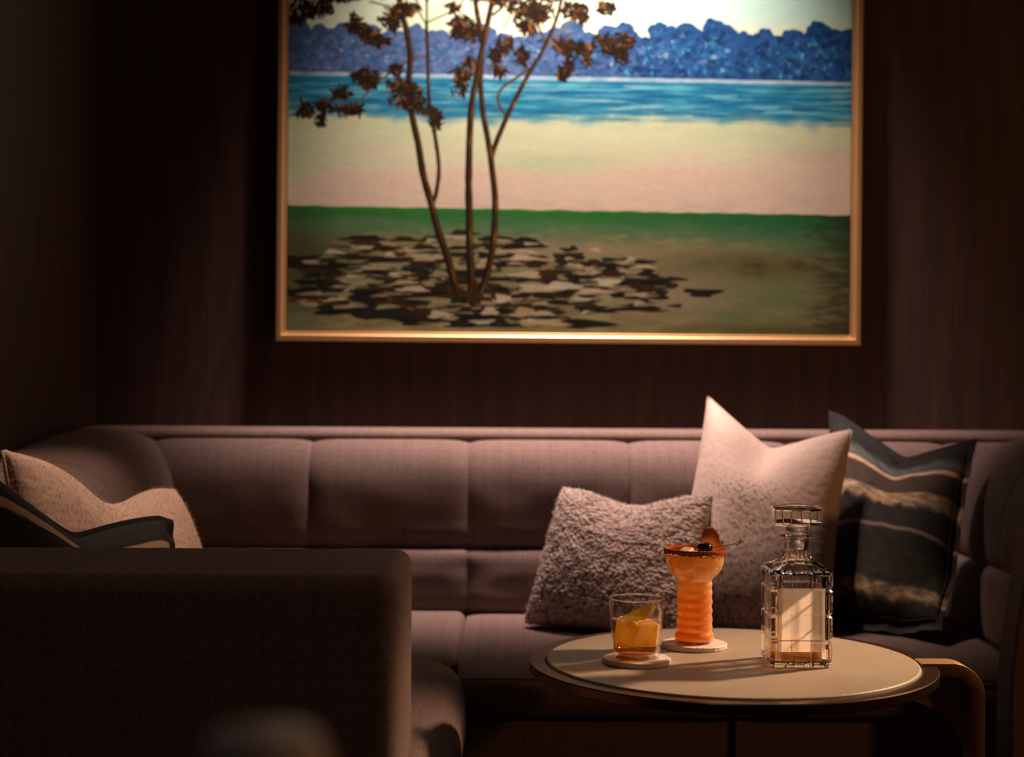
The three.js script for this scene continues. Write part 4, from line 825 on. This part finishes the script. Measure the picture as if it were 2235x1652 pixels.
  // shoulder: square to round with fluted throat, solid
  levels = []; cap(HB - 0.004, 0.88); cap(HB - 0.0045, 0.998); cap(HB - 0.002); cap(HB);
  for (let i = 1; i <= 34; i++) {
    const q = i / 34, r = 0.0172 + (A - 0.001 - 0.0172) * Math.pow(1 - q, 2.3), h = HB + 0.0015 + 0.0285 * Math.pow(q, 1.0), b = sm(0.02, 0.55, q);
    levels.push(ring.map(([k, s]) => { const p = sq(k, s, 1, C / A, 0), L = Math.hypot(...p), fl = 1 - 0.05 * sm(0.1, 0.5, q) * (0.5 + 0.5 * Math.cos(Math.atan2(p[1], p[0]) * 20)) * sm(1, 0.8, q), m = mix(1, 1 / L, b) * r * fl; return [p[0] * m, h, p[1] * m]; }));
  }
  const round = (r, h) => levels.push(ring.map(([k, s]) => { const p = sq(k, s, 1, C / A, 0), L = Math.hypot(...p); return [(p[0] / L) * r, h, (p[1] / L) * r]; }));
  for (const [r, h] of [[0.0170, 0.1665], [0.0170, 0.1748], [0.0176, 0.1765], [0.0215, 0.1775], [0.0232, 0.1790], [0.0233, 0.1804], [0.0220, 0.1820], [0.0180, 0.1830], [0.0168, 0.1838], [0.0164, 0.1848], [0.0150, 0.1852], [0.0134, 0.1846], [0.0130, 0.182], [0.0128, 0.172], [0.0126, 0.164], [0.0126, 0.158]]) round(r, h);
  for (let i = 0; i <= 20; i++) { const q = i / 20, r = 0.0126 + (A - 0.0065 - 0.0126) * Math.pow(q, 2.1), h = 0.157 - 0.028 * Math.pow(q, 1.1), b = 1 - sm(0.4, 0.95, q); levels.push(ring.map(([k, s]) => { const p = sq(k, s, 1, 0.22, 0), L = Math.hypot(...p), m = mix(1, 1 / L, b) * r; return [p[0] * m, h, p[1] * m]; })); }
  levels.push(levels[0]);
  part('shoulder', build(levels), M.cutGlass, t, 'fluted glass shoulder and ringed neck');
  for (const [k0, rough] of [[0, 0.85], [3, 0.42]]) {  // translucent sheets behind two faces, placed so the beam makes them glow
    const face = ring.filter(([k]) => k === k0), mv = [];
    for (let i = 0; i <= 40; i++) mv.push(face.map(([k, s]) => { const h = mix(0.0212, 0.1085, i / 40), p = sq(k, s, A - 0.0055, 0.0058, 0); return [p[0], h, p[1]]; }));
    part('glow_sheet', build(mv, 0.5, face.length, false), new THREE.MeshPhysicalMaterial({ name: 'glow sheet', color: lin(1.0, 0.88, 0.74), transmission: 1, thickness: 0, roughness: rough, ior: 1.3 }), t, 'translucent sheet inside the glass, placed to catch the beam and glow');
  }
  // spirit
  const spirit = new THREE.MeshPhysicalMaterial({ name: 'amber spirit in decanter', color: lin(0.95, 0.64, 0.20), transmission: 0.97, thickness: 0, roughness: 0.05, ior: 1.36 });
  const lv = []; const inr = (f, h) => lv.push(ring.map(([k, s]) => { const p = sq(k, s, A - 0.0067, 0.009, 0); return [p[0] * f, h, p[1] * f]; }));
  inr(0, 0.0087); inr(0.87, 0.0090); inr(0.965, 0.0104); inr(0.998, 0.0135); inr(0.998, 0.0205); inr(0.985, 0.0198); inr(0, 0.0197);
  const lp = [], li = []; lv.forEach((l) => l.forEach((p) => lp.push(p[0] + x, p[1] + y, p[2] + z)));
  for (let j = 0; j < lv.length - 1; j++) for (let i = 0; i < NR; i++) { const a = j * NR + i, b = j * NR + ((i + 1) % NR), c = a + NR, d = b + NR; li.push(a, b, c, b, d, c); }
  let lg = new THREE.BufferGeometry(); lg.setAttribute('position', new THREE.Float32BufferAttribute(lp, 3)); lg.setIndex(li);
  part('spirit', toCreasedNormals(lg, 0.5), spirit, t, 'low layer of amber spirit');
  // stopper: chamfered square disc with a star cut top, and a ground plug
  const st = thing('stopper', 'chamfered square glass stopper set in the neck of the decanter', 'stopper', [x, y + 0.160, z]);
  const RS = 0.0362, oc = (f, h, r) => { const a = []; for (let k = 0; k < 8; k++) { const an = Math.PI / 8 + (k * Math.PI) / 4; const big = k % 2 ? 1 : 1; a.push([Math.cos(an) * f * RS, h, Math.sin(an) * f * RS]); } return a; };
  const lev = [oc(0.40, 0.1925), oc(0.93, 0.1940), oc(1.0, 0.1962), oc(1.01, 0.2185), oc(0.98, 0.2205)];
  const sp = [], si = []; const pushTri = (a, b, c) => sp.push(...a, ...b, ...c);
  for (let j = 0; j < lev.length - 1; j++) for (let k = 0; k < 8; k++) { const a = lev[j][k], b = lev[j][(k + 1) % 8], c = lev[j + 1][k], d = lev[j + 1][(k + 1) % 8]; pushTri(a, c, b); pushTri(b, c, d); }
  for (let k = 0; k < 8; k++) { const a = lev[4][k], b = lev[4][(k + 1) % 8], m = [(a[0] + b[0]) * 0.36, 0.2216, (a[2] + b[2]) * 0.36], i1 = [a[0] * 0.5, 0.2232, a[2] * 0.5], i2 = [b[0] * 0.5, 0.2232, b[2] * 0.5], ct = [0, 0.2228, 0]; pushTri(a, m, b); pushTri(a, i1, m); pushTri(m, i2, b); pushTri(m, i1, i2); pushTri(i1, ct, i2); const bo = lev[0][k], bp = lev[0][(k + 1) % 8]; pushTri(bo, bp, [0, 0.1925, 0]); }
  const slab = (f, h0, h1) => { const l = [[...Array(8)].map(() => [0, h0, 0]), oc(f * 0.97, h0), oc(f, h0 + 0.0008), oc(f, h1 - 0.0008), oc(f * 0.97, h1), [...Array(8)].map(() => [0, h1, 0])]; return build(l, 0.4, 8); };
  part('knob_plate', slab(0.955, 0.1966, 0.1998), M.cutGlass, st); part('knob_plate', slab(0.955, 0.2155, 0.2182), M.cutGlass, st);
  for (const [a, h, b] of oc(0.965, 0.1975)) part('knob_edge', tube([[a + x, h + y, b + z], [a + x, 0.217 + y, b + z]], 0.0012, 2, 8), M.cutGlass, st);
  const sg = new THREE.BufferGeometry(); sg.setAttribute('position', new THREE.Float32BufferAttribute(sp, 3)); sg.computeVertexNormals(); sg.translate(x, y, z);
  part('knob', sg, M.glass, st, 'faceted glass knob');
  part('plug', lathe([[0, 0.161], [0.0112, 0.161], [0.0120, 0.163], [0.0124, 0.1856], [0.0150, 0.1866], [0.0158, 0.1880], [0.0152, 0.1900], [0.0160, 0.1920], [0.0, 0.1920]], x, y, z, 64), new THREE.MeshPhysicalMaterial({ name: 'ground glass', color: 0xffffff, transmission: 1, thickness: 0.02, roughness: 0.22, ior: 1.5 }), st, 'ground glass plug');
}

// ------------------------------------------------------------------ chair in the near foreground, only the tip of one back post in the frame
{
  const t = thing('dining_chair', 'pale grey chair, only its rounded back post blurring into the bottom edge of the picture', 'chair', [-0.29, 0, -0.62]);
  const post = (x) => lathe([[0, 0], [0.013, 0], [0.016, 0.3], [0.020, 0.60], [0.0215, 0.78], [0.0205, 0.803], [0.016, 0.811], [0, 0.813]], x, 0, -0.46, 32);
  part('back_post', post(-0.0755), M.paleWood, t); part('back_post', post(-0.50), M.paleWood, t);
  for (const h of [0.56, 0.64, 0.72]) part('back_rail', rbox(-0.50, -0.0755, h - 0.022, h + 0.022, -0.469, -0.451, 0.006), M.paleWood, t);
  part('seat', rbox(-0.515, -0.06, 0.43, 0.46, -0.88, -0.445, 0.012), M.paleWood, t);
  for (const x of [-0.085, -0.49]) part('front_leg', lathe([[0, 0], [0.012, 0], [0.017, 0.43], [0, 0.43]], x, 0, -0.85, 24), M.paleWood, t);
}

renderer.render(scene, camera);
